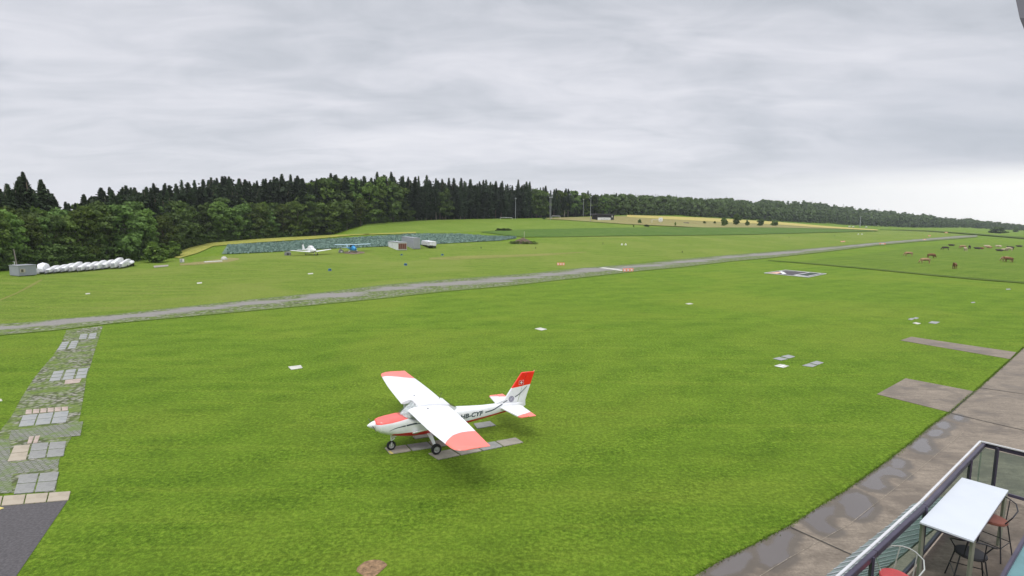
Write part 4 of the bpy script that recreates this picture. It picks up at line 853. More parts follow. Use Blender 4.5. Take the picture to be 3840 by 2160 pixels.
for (kd_, rk, sp_), lst in bins.items():
    lst.sort(key=lambda q: q[0]); n_ = len(lst); words = {1: [''], 2: ['left ', 'right '], 3: ['left ', 'middle ', 'right ']}.get(n_) or ['leftmost ', 'second ', 'third ', 'fourth ', 'fifth ', 'sixth ', 'seventh '][:n_-1] + ['rightmost ']
    for wd, (px_, o_) in zip(words, lst): o_['label'] = ('%s%s in the %s rank %s' % (wd, 'dark spruce' if kd_ == 'spruce' else 'leafy round tree', rk, sp_))
# deep interior and the distant wooded hill: one mass nobody could count
def instance_q(protos, items):
    out = []
    for (i, x, y, z, h, w, a) in items:
        q = protos[i]; c, s = math.cos(a), math.sin(a); v = np.empty_like(q)
        v[:, 0] = x + (q[:, 0]*c - q[:, 1]*s)*w; v[:, 1] = y + (q[:, 0]*s + q[:, 1]*c)*w; v[:, 2] = z + q[:, 2]*h; out.append(v)
    return np.concatenate(out)
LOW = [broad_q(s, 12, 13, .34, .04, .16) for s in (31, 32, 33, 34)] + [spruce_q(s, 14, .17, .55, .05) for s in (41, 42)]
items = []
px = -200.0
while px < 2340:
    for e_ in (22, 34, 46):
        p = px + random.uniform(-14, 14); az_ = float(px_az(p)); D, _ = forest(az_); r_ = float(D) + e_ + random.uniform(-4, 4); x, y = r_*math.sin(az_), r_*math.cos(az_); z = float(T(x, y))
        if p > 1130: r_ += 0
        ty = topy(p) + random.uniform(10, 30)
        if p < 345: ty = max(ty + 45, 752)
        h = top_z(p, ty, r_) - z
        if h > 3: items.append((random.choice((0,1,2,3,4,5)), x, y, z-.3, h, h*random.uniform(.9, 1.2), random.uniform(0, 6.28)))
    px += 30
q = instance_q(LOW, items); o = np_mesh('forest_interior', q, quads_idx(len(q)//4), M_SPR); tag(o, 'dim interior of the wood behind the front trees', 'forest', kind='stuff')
items = []
for k in range(2600):
    p = random.uniform(2250, 4080); az_ = float(px_az(p)); D, _ = forest(az_)
    dep = float(np.interp(p, [2250, 2600, 3000, 3500, 3900], [90, 170, 230, 260, 260])); u = random.random()**1.3; r_ = float(D) + 1 + u*dep
    x, y = r_*math.sin(az_), r_*math.cos(az_); z = float(T(x, y)); full = top_z(p, topy(p) + random.uniform(-3, 8), float(D)*1.0 + dep) 
    z0_ = float(T(float(D)*math.sin(az_), float(D)*math.cos(az_)))
    hh = random.uniform(10, 17) if p < 3500 else random.uniform(8, 12)
    lim = top_z(p, topy(p) + random.uniform(-2, 9), r_)          # crowns stay below the skyline of the hill
    z = min(z, lim - hh*0.75); h = min(hh, lim - z)
    if h > 3: items.append((random.choice((0,1,2,3,0,1,2,3,4,5)) if p > 2700 else random.choice((0,1,2,3,4,5)), x, y, z-.5, h, h*random.uniform(.8, 1.15), random.uniform(0, 6.28)))
q = instance_q(LOW, items); o = np_mesh('distant_wood', q, quads_idx(len(q)//4), M_FAR); tag(o, 'dark wooded hillside running far off to the right', 'forest', kind='stuff')
items = []
px = 1050.0
while px < 2420:
    for e_ in (5, 12):
        p = px + random.uniform(-6, 6); az_ = float(px_az(p)); D, _ = forest(az_); r_ = float(D) + e_ + random.uniform(0, 4); x, y = r_*math.sin(az_), r_*math.cos(az_); h = random.uniform(3.0, 5.5)
        items.append((random.randrange(4), x, y, float(T(x, y)) - .4, h, h*random.uniform(1.0, 1.5), random.uniform(0, 6.28)))
    px += 8
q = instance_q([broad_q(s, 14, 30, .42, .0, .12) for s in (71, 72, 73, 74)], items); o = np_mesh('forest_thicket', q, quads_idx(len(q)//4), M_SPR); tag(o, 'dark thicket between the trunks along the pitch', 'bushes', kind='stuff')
# hedge-like undergrowth along the foot of the wood
items = []
px = -150.0
while px < 1600:
    az_ = float(px_az(px)); D, _ = forest(az_); r_ = float(D) - random.uniform(-1, 3); h = random.uniform(1.2, 4.2) if px < 1500 else random.uniform(.8, 2)
    x, y = r_*math.sin(az_), r_*math.cos(az_); items.append((random.randrange(4), x, y, float(T(x, y)) - .1, h, h*random.uniform(1.0, 1.6), random.uniform(0, 6.28))); px += random.uniform(7, 15)
q = instance_q([broad_q(s, 16, 40, .42, .0, .085) for s in (51, 52, 53, 54)], items); o = np_mesh('undergrowth', q, quads_idx(len(q)//4), M_BROD); tag(o, 'leafy undergrowth along the foot of the wood', 'bushes', kind='stuff')
# cabbages
def scatter_px(n, poly_t, poly_b, size, zoff, hvar=.3):
    T_, B_ = np.array(poly_t, float), np.array(poly_b, float); x0, x1 = max(T_[0, 0], B_[0, 0]), min(T_[-1, 0], B_[-1, 0])
    xs = RNG.uniform(x0, x1, n); w = RNG.random(n); yt = np.interp(xs, T_[:, 0], T_[:, 1]); yb = np.interp(xs, B_[:, 0], B_[:, 1])
    return G(xs, yt + (yb-yt)*w, zoff)
cb = scatter_px(15000, [(853,917),(960,912),(1184,898),(1407,885),(1556,876),(1728,876),(1817,883),(1938,887)], [(831,951),(960,946),(1220,931),(1452,922),(1638,913),(1802,904),(1870,901),(1934,892)], .5, .22)
q = leaf_quads(cb, RNG.uniform(.35, .75, len(cb)), None, 1.0, 0.9); o = np_mesh('cabbages', q, quads_idx(len(q)//4), M_CAB); tag(o, 'blue green cabbages covering the field in front of the wood', 'cabbages', kind='stuff')
# young trees and shrubs on the dry meadow
def small_tree(px_, base, top, wpx, name='young_tree', label='', group=None, cat='tree', mt=None, squat=False, green=True):
    p = P(px_, base); k = mpp(p); h = (base-top)*k; w = wpx*k
    if squat: q_ = broad_q(int(px_), 26, 60, .45, .0, .15)
    else: q_ = broad_q(int(px_), 30, 60, .38, .14, .13)
    me_ = me_from_q('crown', q_, mt or M_BUSH)
    e = tree(name, me_, TR_B[0], p, h, w/h/0.80, random.uniform(0, 6), label, group, cat); return e
small_tree(2399,838,822,15,'shrub',"dark scruffy shrub left of the white board", None, 'shrub', M_BROD, True)
small_tree(2532,849,831,6,'young_tree','thin sapling right of the white board')
small_tree(2641,840,829,13,'young_tree','small rusty young tree right of the bench')
small_tree(2680,840,829,10,'young_tree','smallest slim sapling left of the row of round young trees')
small_tree(2715,849,815,27,'young_tree','leftmost of the five round young trees')
small_tree(2760,846,801,31,'young_tree','tallest young tree, second of the five in the row')
small_tree(2801,848,826,17,'young_tree','smallest of the five round young trees, in the middle')
small_tree(2852,849,820,26,'young_tree','fourth of the five round young trees')
small_tree(2903.5,849,822,28,'young_tree','rightmost of the five round young trees')
small_tree(2425,850,842,24,'shrub','low dark shrub at the edge of the dry meadow', None, 'shrub', M_BROD, True)
small_tree(2376,852,843,5,'young_tree','thin sapling left of the scruffy shrub')
small_tree(3742,875,849,52,'shrub','large dark bush on the far slope at the right', None, 'shrub', M_BROD, True)
small_tree(3808,870,850,16,'shrub','narrow dark bush on the far slope nearest the right edge', None, 'shrub', M_BROD, True)
small_tree(2040,823,815,12,'shrub','small bush at the foot of the tall ball fence', None, 'shrub', M_BROD, True)
for p_, w_, l_ in ((1868,20,'left'),(1888,26,'middle'),(1906,20,'right')): small_tree(p_, 866, 856, w_, 'shrub', l_ + ' low bush in the clump at the edge of the crop field', 'bush clump by the crop field', 'shrub', M_BROD, True)
small_tree(585,985,908,70,'shrub','big bright shrub at the wood edge right of the trailers', None, 'shrub', M_BUSH, True)
small_tree(650,965,905,55,'shrub','bright shrub at the wood edge near the flowering strip', None, 'shrub', M_BUSH, True)

# ------------------------------------------------------------------ glider trailers, left
def ray_head(p): return math.atan2(p.x, p.y)          # direction of the sight line in plan, clockwise from +Y
M_TRW = mat('trailer_white', (0.80, 0.80, 0.80), 0.35, 0.06, 1.2, dirt=(0.62, 0.62, 0.60), dscale=.8)
M_TARP = mat('white_tarpaulin', (0.78, 0.78, 0.80), 0.7, 0.12, 1.5, 0.6, 4)
def glider_trailer(px_, py_, wpx, hpx, lab, kind='long', turn=R(14), length=6.4):
    p = P(px_, py_); k = mpp(p); w = wpx*k*.45; h = hpx*k*1.03
    e = empty('glider_trailer', p, -(ray_head(p) + turn), lab, 'trailer', 'row of white glider trailers')
    # local: +y runs away from the viewer (tail), body lofted along y
    z0 = .35; prof = [(0.0,.80,.50),(0.3,.96,.62),(1.4,1.0,.72),(3.0,1.0,.88),(4.6,.98,1.0),(5.6,.90,.95),(length-.4,.72,.62),(length,.6,.5)]
    if kind == 'tall': prof = [(0,.8,.7),(0.3,.95,.95),(2.5,1,1),(length-.5,1,.95),(length,.9,.85)]
    m = MB(); rg = []
    for (y, sw, sh) in prof:
        hw = w/2*sw; tp = z0 + (h-z0)*sh; sec = [(-hw*.96, y, z0), (-hw, y, z0+.12), (-hw, y, z0+(tp-z0)*.45), (-hw*.97, y, z0+(tp-z0)*.80), (-hw*.72, y, z0+(tp-z0)*.97), (0, y, tp), (hw*.72, y, z0+(tp-z0)*.97), (hw*.97, y, z0+(tp-z0)*.80), (hw, y, z0+(tp-z0)*.45), (hw, y, z0+.12), (hw*.96, y, z0)]
        rg.append(sec)
    m.loft(rg); m.build('body', M_TRW, e, smooth=True)
    m = MB(); m.box((0, length*.5, z0-.03), (w*1.0, length*.98, .09)); m.bar((0,-.05,z0-.05),(0,-1.3,z0),.09,.09); m.build('chassis', M_GREYM, e)
    m = MB(); m.box((0,-.03,z0+.5*(h-z0)*.55),(w*.62,.03,(h-z0)*.42)); m.build('front_hatch', M_GREYM if kind == 'long' else M_TRW, e, bevel=.01)
    m = MB(); m.box((0, length*.35, z0+(h-z0)*.46), (w*1.02, length*.55, .035)); m.build('lid_seam', M_GREYM, e)
    for s_ in (-1, 1):
        m = MB(); m.tube([(s_*w*.44, length*.45, .27), (s_*w*.53, length*.45, .27)], .27, 14); m.build('wheel', M_RUBBER, e)
        m = MB(); m.box((s_*w*.50, length*.45, .55), (w*.10, .8, .06)); m.build('mudguard', M_TRW, e, bevel=.01)
    m = MB(); m.tube([(0,-1.2,.0),(0,-1.2,.4)], .03, 6); m.build('jockey_wheel', M_DARK, e)
    return e
TRL = [(179,1029,34,25,'first low trailer right of the covered one'),(211,1026,30,26,'third trailer from the grey cabin'),(238,1024,30,29,'fourth trailer from the grey cabin'),(267,1022.5,32,33,'fifth trailer, with raised rounded tail'),
       (299,1020.5,34,29,'sixth trailer, long and low, in the middle of the row'),(331,1017.5,31,29,'seventh trailer from the grey cabin'),(361,1015,32,32,'eighth trailer from the grey cabin'),(391,1011,32,30,'ninth trailer, left of the tallest one'),
       (424,1009.5,38,37,'tallest bulky trailer near the right end of the row'),(454,1008,28,30,'last but one trailer at the right end of the row')]
for a in TRL: glider_trailer(a[0], a[1], a[2], a[3], 'white glider trailer, ' + a[4] if len(a[4].split()) < 13 else a[4])
# first trailer: tall, half under a tarpaulin
p = P(152,1029); k = mpp(p); e = empty('covered_trailer', p, -(ray_head(p)+R(8)), 'tall white tarpaulin covered trailer just right of the grey cabin', 'trailer', 'row of white glider trailers')
m = MB(); w, h = 26*k, 38*k; rg = []
for y, s1, s2, dz_ in ((0,.45,.55,0),(.3,.62,.74,.1),(1.4,.9,.94,.15),(2.8,1.0,1.0,.1),(4.4,.96,.92,0),(5.5,.8,.75,0)):
    rg.append([(-w*.55*s1, y, .4),(-w*.62*s1, y, h*.5*s2),(-w*.5*s1, y, h*.86*s2+dz_),(0, y, h*s2+dz_),(w*.5*s1, y, h*.88*s2+dz_),(w*.62*s1, y, h*.5*s2),(w*.55*s1, y, .4)])
m.loft(rg); m.build('tarpaulin', M_TARP, e, smooth=True)
m = MB(); m.box((0,2.6,.36),(w*.95,5.2,.1)); m.bar((0,0,.36),(0,-1.2,.4),.08); m.build('chassis', M_GREYM, e)
for s_ in (-1, 1):
    m = MB(); m.tube([(s_*w*.4,2.4,.28),(s_*w*.5,2.4,.28)], .28, 14); m.build('wheel', M_RUBBER, e)
m = MB(); m.box((-w*.30,-.12,h*.34),(w*.42,.04,h*.5)); m.build('front_flap', M_TARP, e, bevel=.01)
# last: open white fuselage on a dolly with upright fin
p = P(486,1001); k = mpp(p); e = empty('uncovered_glider_cart', p, -(ray_head(p)+R(4)), 'white glider body with upright fin at the right end of the trailer row', 'trailer')
m = MB(); w, h = 29*k, 22*k; rg = []
for y, s1, s2 in ((0,.5,.6),(.4,.9,.9),(1.6,1,1),(3.2,.85,.9),(4.6,.5,.6)):
    rg.append([(w/2*s1*math.cos(a), y, .45+h*.32*s2 + h*.32*s2*math.sin(a)) for a in [2*math.pi*i/14 for i in range(14)]])
m.loft(rg); m.build('body', M_TRW, e, smooth=True)
m = MB(); m.prism([(-.1,.6),(.55,.6),(.45,h*1.35),(.12,h*1.38)], -w*.32, -w*.27, 'x'); o = m.build('fin', M_TRW, e)
m = MB(); m.box((0,2.2,.38),(w*.7,3.6,.1)); m.bar((w*.3,0.4,.1),(w*.3,.4,.4),.06); m.build('cart_frame', M_DARK, e)
for s_ in (-1, 1):
    m = MB(); m.tube([(s_*w*.3,2.2,.24),(s_*w*.4,2.2,.24)], .24, 12); m.build('wheel', M_RUBBER, e)
# grey cabin
def corner_frame(a, b_):
    d = b_ - a; return d.length, math.atan2(d.y, d.x)
a, b_ = P(72,1038), P(139,1033.5); b_.z = a.z; ln, ang = corner_frame(a, b_); k = mpp(a)
e = empty('grey_cabin', a, ang, 'grey boxy site cabin with a small window left of the white trailers', 'cabin'); h = 37*k; dpt = 2.3
M_CAB2 = mat('cabin_grey', (0.30, 0.315, 0.35), 0.6, 0.05, 1.0)
m = MB(); m.box((ln/2, dpt/2, h/2+.12), (ln, dpt, h)); m.build('wall', M_CAB2, e, bevel=.02)
m = MB(); m.box((ln/2, dpt/2, h+.16), (ln+.1, dpt+.1, .08)); m.build('roof', M_GREYM, e)
m = MB(); m.box((ln*.22, -.02, h*.60), (ln*.28, .05, h*.38)); wf = m.build('window', mat('window_beige', (0.48, 0.44, 0.36), .6), e, bevel=.01)
m = MB(); m.box((ln*.16, -.055, h*.60), (ln*.06, .02, h*.26)); m.build('pane', M_DGLASS, wf); m = MB(); m.box((ln*.225, -.055, h*.60), (ln*.05, .02, h*.26)); m.build('pane', M_DGLASS, wf)
m = MB(); m.box((ln*.5, dpt/2, .05), (.25, dpt*.8, .12)); m.build('footing', M_DARK, e)
for s_ in (.1, .9):
    m = MB(); m.box((ln*s_, dpt/2, .05), (.25, dpt*.8, .12)); m.build('footing', M_DARK, e)
m = MB(); m.tube([P(70,1031), P(70,1031)+Vector((-.35,0,3.9))], [.09,.06], 8); tag(m.build('wooden_pole', mat('pole_wood', (.25,.22,.19), .9)), 'thin grey leaning wooden pole behind the grey cabin', 'pole')
p = P(55,1016); e = empty('marker_post', p, 0, 'short white marker post at the wood edge by the left border', 'post')
m = MB(); m.box((0,0,.6),(.14,.1,1.2)); m.build('post', M_WHITE, e); m = MB(); m.box((0,-.06,1.25),(.42,.05,.5)); m.build('plate', M_WHITE, e, bevel=.01)
# sign box, plank and stone on the sandy patch
p = P(683,985); k = mpp(p); e = empty('sign_box', p, -ray_head(p)*1, 'pale grey box sign on the sandy patch right of the trailers', 'sign')
m = MB(); m.box((0,0,.4),(15*k,.35,.75)); m.build('box', M_SLABL, e, bevel=.02); m = MB(); m.box((-3*k,-.19,.42),(6*k,.02,.45)); m.build('panel', M_GREYM, e); m = MB(); m.box((3.6*k,-.19,.42),(4*k,.02,.5)); m.build('panel', M_WHITE, e)
for s_ in (-1,1):
    m = MB(); m.box((s_*5*k,0,.02),(.1,.3,.1)); m.build('foot', M_DARK, e)
a, b_ = P(767,984.5), P(832,981); m = MB(); m.bar(a+Vector((0,0,.12)), b_+Vector((0,0,.12)), .7, .16); tag(m.build('white_plank', M_WHITE, bevel=.01), 'long low white board lying on the sandy patch', 'board')
p = P(840,975); m = MB(); rg = [[(r_*math.cos(t_)*(1+.12*math.sin(3*t_)), r_*math.sin(t_), z) for t_ in [2*math.pi*i/12 for i in range(12)]] for z, r_ in ((0,.62),(.25,.66),(.5,.52),(.72,.3),(.78,.05))]
m.loft(rg); o = m.build('boulder', M_SLABL, smooth=True); o.location = p; tag(o, 'rounded pale boulder at the right end of the white plank', 'stone')

# ------------------------------------------------------------------ small aircraft beyond the runway
p = P(1168,957); k = mpp(p); sc_ = 158*k/9.0
lw = empty('low_wing_airplane', p, 0, 'small white low wing airplane parked in front of the cabbage field', 'airplane'); lw.scale = (sc_, sc_, sc_)
hd = ray_head(p); lw.rotation_euler = (0, 0, -hd + R(24))       # local -y points to the viewer = nose
m = MB(); rg = []
for y, w, zb0, zt in ((-2.0,.16,.95,1.2),(-1.85,.30,.78,1.36),(-1.2,.42,.62,1.52),(-.5,.50,.55,1.62),(.3,.52,.52,1.66),(1.2,.46,.56,1.55),(2.4,.28,.72,1.30),(3.6,.15,.88,1.16),(4.3,.07,.95,1.08)):
    zc, hh = (zb0+zt)/2, (zt-zb0)/2; rg.append([(w*abs(math.cos(t_))**.8*(1 if math.cos(t_) >= 0 else -1), y, zc+hh*abs(math.sin(t_))**.8*(1 if math.sin(t_) >= 0 else -1)) for t_ in [2*math.pi*i/16 for i in range(16)]])
m.loft(rg); m.build('fuselage', M_APW, lw, smooth=True)
m = MB(); rg = []
for y, w, zt in ((-.75,.36,1.62),(-.4,.42,1.95),(.3,.44,2.06),(1.0,.36,1.92),(1.5,.22,1.58)): rg.append([(-w,y,1.45),(-w*.92,y,1.45+(zt-1.45)*.6),(-w*.5,y,zt),(w*.5,y,zt),(w*.92,y,1.45+(zt-1.45)*.6),(w,y,1.45)])
m.loft(rg); m.build('canopy', M_FOIL, lw, smooth=True)
for s_ in (-1, 1):
    m = MB(); m.loft([[(s_*x, y0+a*(c_), z0+th*h_) for a, h_ in AIR] for x, y0, c_, z0, th in ((.35,-.55,1.45,.68,.17),(2.0,-.50,1.35,.86,.15),(4.3,-.30,1.0,1.12,.10),(4.5,-.1,.7,1.15,.05))]); m.build('wing', M_APW, lw, smooth=True)
    m = MB(); m.loft([[(s_*x, y0+a*c_, .98+.05*h_) for a, h_ in AIR] for x, y0, c_ in ((.05,3.5,.8),(1.45,3.65,.6))]); m.build('tailplane', M_APW, lw, smooth=True)
    m = MB(); m.bar((s_*1.2,-.1,.72),(s_*1.25,-.1,.2),.06); m.build('gear_leg', M_APW, lw); wheel(lw, (s_*1.28,-.1,.2), .2, .12).rotation_euler = (0,0,R(90))
m = MB(); m.prism([(3.3,1.1),(4.35,1.05),(4.55,2.25),(4.05,2.25)], -.04, .04, 'x'); m.build('fin', M_APW, lw)
m = MB(); m.prism([(4.02,2.1),(4.58,2.1),(4.60,2.32),(4.06,2.32)], -.05, .05, 'x'); m.build('fin_top', M_NAVY, lw)
m = MB(); m.bar((0,-1.5,.7),(0,-1.55,.2),.06); m.build('gear_leg', M_APW, lw); wheel(lw, (0,-1.55,.19), .18, .11).rotation_euler = (0,0,R(90))
m = MB(); m.bar((-.55,-2.08,.62),(.55,-2.08,1.52),.12,.03,up=(0,1,0)); m.build('propeller', M_BLACK, lw); m = MB(); m.loft([[(r_*math.cos(t_), y, 1.07+r_*math.sin(t_)) for t_ in [2*math.pi*i/12 for i in range(12)]] for y, r_ in ((-2.3,.02),(-2.15,.1),(-2.0,.14))]); m.build('spinner', M_APW, lw, smooth=True)

M_BLUE = mat('sky_blue_paint', (0.045, 0.30, 0.62), 0.35, 0.08, 2); M_LBLUE = mat('pale_blue_fabric', (0.42, 0.58, 0.66), 0.5, 0.06, 1.5)
p = P(1324,947); k = mpp(p); sc_ = 137*k/9.6
bl = empty('blue_airplane', p, 0, 'small blue high wing airplane on a bare patch beside the cabbage field', 'airplane'); bl.scale = (sc_,)*3
bl.rotation_euler = (0, 0, -ray_head(p) + R(22))
m = MB(); rg = []
for y, w, zb0, zt in ((-1.7,.22,.75,1.2),(-1.5,.38,.55,1.38),(-.8,.46,.48,1.5),(0,.50,.46,2.0),(.9,.46,.48,1.98),(1.6,.34,.60,1.5),(3.0,.18,.85,1.25),(4.3,.06,1.0,1.15)):
    zc, hh = (zb0+zt)/2, (zt-zb0)/2; rg.append([(w*abs(math.cos(t_))**.6*(1 if math.cos(t_) >= 0 else -1), y, zc+hh*abs(math.sin(t_))**.6*(1 if math.sin(t_) >= 0 else -1)) for t_ in [2*math.pi*i/16 for i in range(16)]])
m.loft(rg); m.build('fuselage', M_BLUE, bl, smooth=True)
m = MB(); m.add([(-.46,-.55,1.50),(.46,-.55,1.50),(.44,-.02,2.02),(-.44,-.02,2.02)], [(0,1,2,3)]); m.build('windscreen', M_DGLASS, bl)
for s_ in (-1, 1):
    m = MB(); m.loft([[(s_*x, -.35+a*1.35, 2.04+.02*x+.13*h_) for a, h_ in AIR] for x in (0.02, 2.4, 4.6, 4.8)]); m.build('wing', M_LBLUE, bl, smooth=True)
    m = MB(); m.bar((s_*.45,.1,.7),(s_*2.3,.15,2.05),.09,.04); m.build('wing_strut', M_BLUE, bl)
    m = MB(); m.bar((s_*.4,.0,.6),(s_*.95,.0,.3),.08,.05); m.build('gear_leg', M_BLUE, bl); wheel(bl, (s_*1.0,0,.26), .26, .16).rotation_euler = (0,0,R(90))
    m = MB(); m.box((s_*1.0,.1,.36),(.22,.75,.3)); m.build('wheel_spat', M_WHITE, bl, bevel=.06)
    m = MB(); m.loft([[(s_*x, 3.6+a*.8, 1.1+.04*h_) for a, h_ in AIR] for x in (.04, 1.4)]); m.build('tailplane', M_LBLUE, bl)
    m = MB(); m.add([(s_*.505,.05,1.45),(s_*.49,.9,1.45),(s_*.44,.85,1.88),(s_*.46,.1,1.9)], [(0,1,2,3)]); m.build('side_window', M_DGLASS, bl)
m = MB(); m.prism([(3.3,1.15),(4.4,1.1),(4.6,2.1),(4.1,2.15)], -.04, .04, 'x'); m.build('fin', M_LBLUE, bl)
m = MB(); m.bar((0,-1.76,.35),(0,-1.76,1.6),.12,.03); o = m.build('propeller', M_BLACK, bl)
patch('bare_patch', [(1290,944),(1325,941),(1365,944)], [(1290,950),(1325,953.5),(1368,949)], 8, 4, M_SOIL, 0.03, 0.0005)
# crates near the aeroplanes
M_CRATE = mat('crate_grey', (0.24, 0.24, 0.24), .8, .15, 3)
p = P(1077,958.5); k = mpp(p); e = empty('grey_crate', p, -ray_head(p)-R(12), 'dark grey box kennel with a round opening left of the white airplane', 'crate')
w = 20*k; m = MB(); m.prism([(-w/2,0),(w/2,0),(w/2,w*.55),(w*.3,w*.72),(-w*.3,w*.72),(-w/2,w*.55)], 0, 1.1, 'y'); m.build('housing', M_CRATE, e, bevel=.02); m = MB(); m.tube([(w*.12,-.02,w*.28),(w*.12,.02,w*.28)], w*.22, 14); m.build('opening', M_BLACK, e)
p = P(1279,948); k = mpp(p); e = empty('brown_crate', p, -ray_head(p), 'brownish grey stacked crate left of the blue airplane', 'crate')
w = 18*k; m = MB(); m.box((0,.5,w*.25),(w,.9,w*.5)); m.build('lower_box', M_CRATE, e, bevel=.03); m = MB(); m.box((-.08,.5,w*.62),(w*.55,.6,w*.28)); m.build('upper_box', M_SLABD, e, bevel=.02); m = MB(); m.box((w*.1,.02,w*.2),(w*.35,.05,w*.22)); m.build('label_panel', M_WHITE, e)

# ------------------------------------------------------------------ containers
def box_from(front, side, topz, name, lab, mw_, mf, cat):
    """front/side: ground pixels of left corner, near corner, right corner"""
    A_, B_, C_ = P(*front[0]), P(*front[1]), P(*side)
    return A_, B_, C_
def container(pl_, pn, pr_, hpx, name, lab, cat, mside, mend, mroof, depth_l, end_right=True):
    n_ = P(*pn); k = mpp(n_); h = hpx*k; r_ = P(*pr_); dr = (r_ - n_); dr.z = 0; wr = dr.length; dr.normalize()
    dl = Vector((-dr.y, dr.x, 0)); lft = P(*pl_); 
    if (lft - n_).dot(dl) < 0: dl = -dl
    e = empty(name, n_, 0, lab, cat); M3 = lambda a, b, z: Vector((dr.x*a + dl.x*b, dr.y*a + dl.y*b, z))
    def box_(a0, a1, b0, b1, z0, z1): 
        m = MB(); m.add([M3(a0,b0,z0),M3(a1,b0,z0),M3(a1,b1,z0),M3(a0,b1,z0),M3(a0,b0,z1),M3(a1,b0,z1),M3(a1,b1,z1),M3(a0,b1,z1)], [(0,3,2,1),(4,5,6,7),(0,1,5,4),(1,2,6,5),(2,3,7,6),(3,0,4,7)]); return m
    return e, h, wr, box_
def solve_depth(pn, pr_, pl_):
    n_ = P(*pn); r_ = P(*pr_); dr = (r_-n_); dr.z = 0; dr.normalize(); dl = Vector((-dr.y, dr.x, 0))
    a, b_, c = rays(pl_[0], 900); d = Vector((float(a), float(b_), 0)).normalized()
    # n + t*dl lies on the sight plane through column pl
    t_ = -(n_.x*d.y - n_.y*d.x)/(dl.x*d.y - dl.y*d.x); return abs(t_)
M_CW = mat('container_white', (0.78, 0.79, 0.82), .5, .05, .8, dirt=(.52,.52,.54), dscale=.7); M_CG = mat('container_grey', (0.36, 0.37, 0.40), .55, .06, .8); M_BRN = mat('brown_door', (0.16, 0.05, 0.03), .7, .2, 3)
dp = min(solve_depth((1493,939.5),(1526,938.5),(1455,931)), 9)
e, h, wr, bx_ = container((1455,931),(1493,939.5),(1526,938.5), 29.5, 'white_container', 'low white container with brown doors at its end', 'container', None, None, None, dp)
bx_(0, wr, 0, dp, .12, h).build('body', M_CW, e); bx_(-.08, wr+.08, -.08, dp+.08, h+.003, h+.12).build('roof', M_GREYM, e); bx_(.05, wr-.05, -.05, -.003, .3, h-.15).build('door_frame', mat('door_frame_tan', (.36,.27,.22), .7), e)
for i in range(4): bx_(.18+i*(wr-.36)/4+.04, .18+(i+1)*(wr-.36)/4-.06, -.09, -.053, .42, h-.3).build('door', M_BRN, e)
bx_(.1, wr-.1, .1, dp-.1, 0, .117).build('skid', M_DARK, e)
dp = min(solve_depth((1551.6,935.5),(1576,935),(1501,928)), 13)
e, h, wr, bx_ = container((1501,928),(1551.6,935.5),(1576,935), 42, 'grey_container', 'tall grey ribbed container behind the white one', 'container', None, None, None, dp)
bx_(0, wr, 0, dp, .15, h).build('body', M_CG, e); bx_(-.03, wr+.03, -.03, dp+.03, h+.003, h+.10).build('roof', M_GREYM, e)
for i in range(2): bx_(.08+i*wr/2, wr/2*(i+1)-.08, -.06, -.003, .25, h-.1).build('door', M_GREYM, e)
for i in range(4): 
    m = MB(); bx_(wr*(i+.7)/4.6, wr*(i+.7)/4.6+.05, -.10, -.063, .3, h-.15).build('lock_rod', M_CG, e)
bx_(.1, wr-.1, .1, dp-.1, 0, .147).build('skid', M_DARK, e)
dp = min(solve_depth((1609,932.5),(1637,932),(1578,926)), 8)
e, h, wr, bx_ = container((1578,926),(1609,932.5),(1637,932), 27, 'covered_cart', 'white crumpled covered cart right of the grey container', 'trailer', None, None, None, dp)
bx_(0, wr, 0, dp, .75, h).build('tarpaulin_body', M_TARP, e, bevel=.12); bx_(.1, wr-.1, .1, dp-.1, .5, .747).build('chassis', M_DARK, e)
bx_(.1, wr*.45, -.35, -.003, .9, h*.62).build('folded_sheet', M_TARP, e, bevel=.1); bx_(wr*.55, wr-.15, -.2, -.003, .8, h*.5).build('folded_sheet', M_TARP, e, bevel=.08)
for i, (a_, b2) in enumerate(((.25,.6),(wr-.25,.6),(.25,dp-.7),(wr-.25,dp-.7))):
    bx_(a_-.12, a_+.12, b2-.32, b2+.32, .0, .62).build('wheel', M_RUBBER, e, bevel=.1)
for z_ in (.42,.66,.86):
    bx_(-.015, wr+.015, -.02, dp+.015, h*z_, h*z_+.05).build('strap', M_SLABW, e)

# ------------------------------------------------------------------ markers on the airfield
def marker_box(px_, py_, wpx, hpx, lab):
    p = P(px_, py_); k = mpp(p); e = empty('blue_marker_box', p, -ray_head(p), lab, 'marker', 'blue marker boxes')
    w, h = wpx*k, hpx*k; m = MB(); m.prism([(-w/2,.08),(w/2,.08),(w*.42,h),(-w*.42,h)], 0, .5, 'y'); m.build('box', mat('marker_blue', (.03,.16,.30), .5), e, bevel=.02)
    m = MB(); m.box((w*.12,-.02,h*.55),(w*.3,.03,h*.35)); m.build('panel', M_BLACK, e); m = MB(); m.box((0,.25,.04),(w*1.1,.6,.08)); m.build('base', M_GREYM, e)
marker_box(1237,1017,12,9,'nearest blue marker box in the grass below the blue airplane'); marker_box(1521,997,12,9,'blue marker box in the grass below the white container'); marker_box(1506,958,8,5,'small dark marker box just in front of the white container'); marker_box(1659,958.5,9,6,'blue marker box right of and below the covered cart')
for x_, y_, lb in ((1804,934,'above the yellowed grass strip'),(2009,934,'right of the earth mound'),(2261,917,'left of the two white cones'),(2558,949,'nearest the runway'),(2959,893,'right of the white cones, far off'),(3129,887,'farthest off by the runway')):
    p = P(x_, y_); e = empty('dark_marker', p, 0, 'tiny dark marker post ' + lb, 'marker', 'tiny dark posts'); m = MB(); m.tube([(0,0,0),(0,0,.5)], .06, 8); m.build('post', M_DARK, e); m = MB(); m.tube([(0,0,.45),(0,0,.6)], .12, 8); m.build('cap', M_DARK, e)
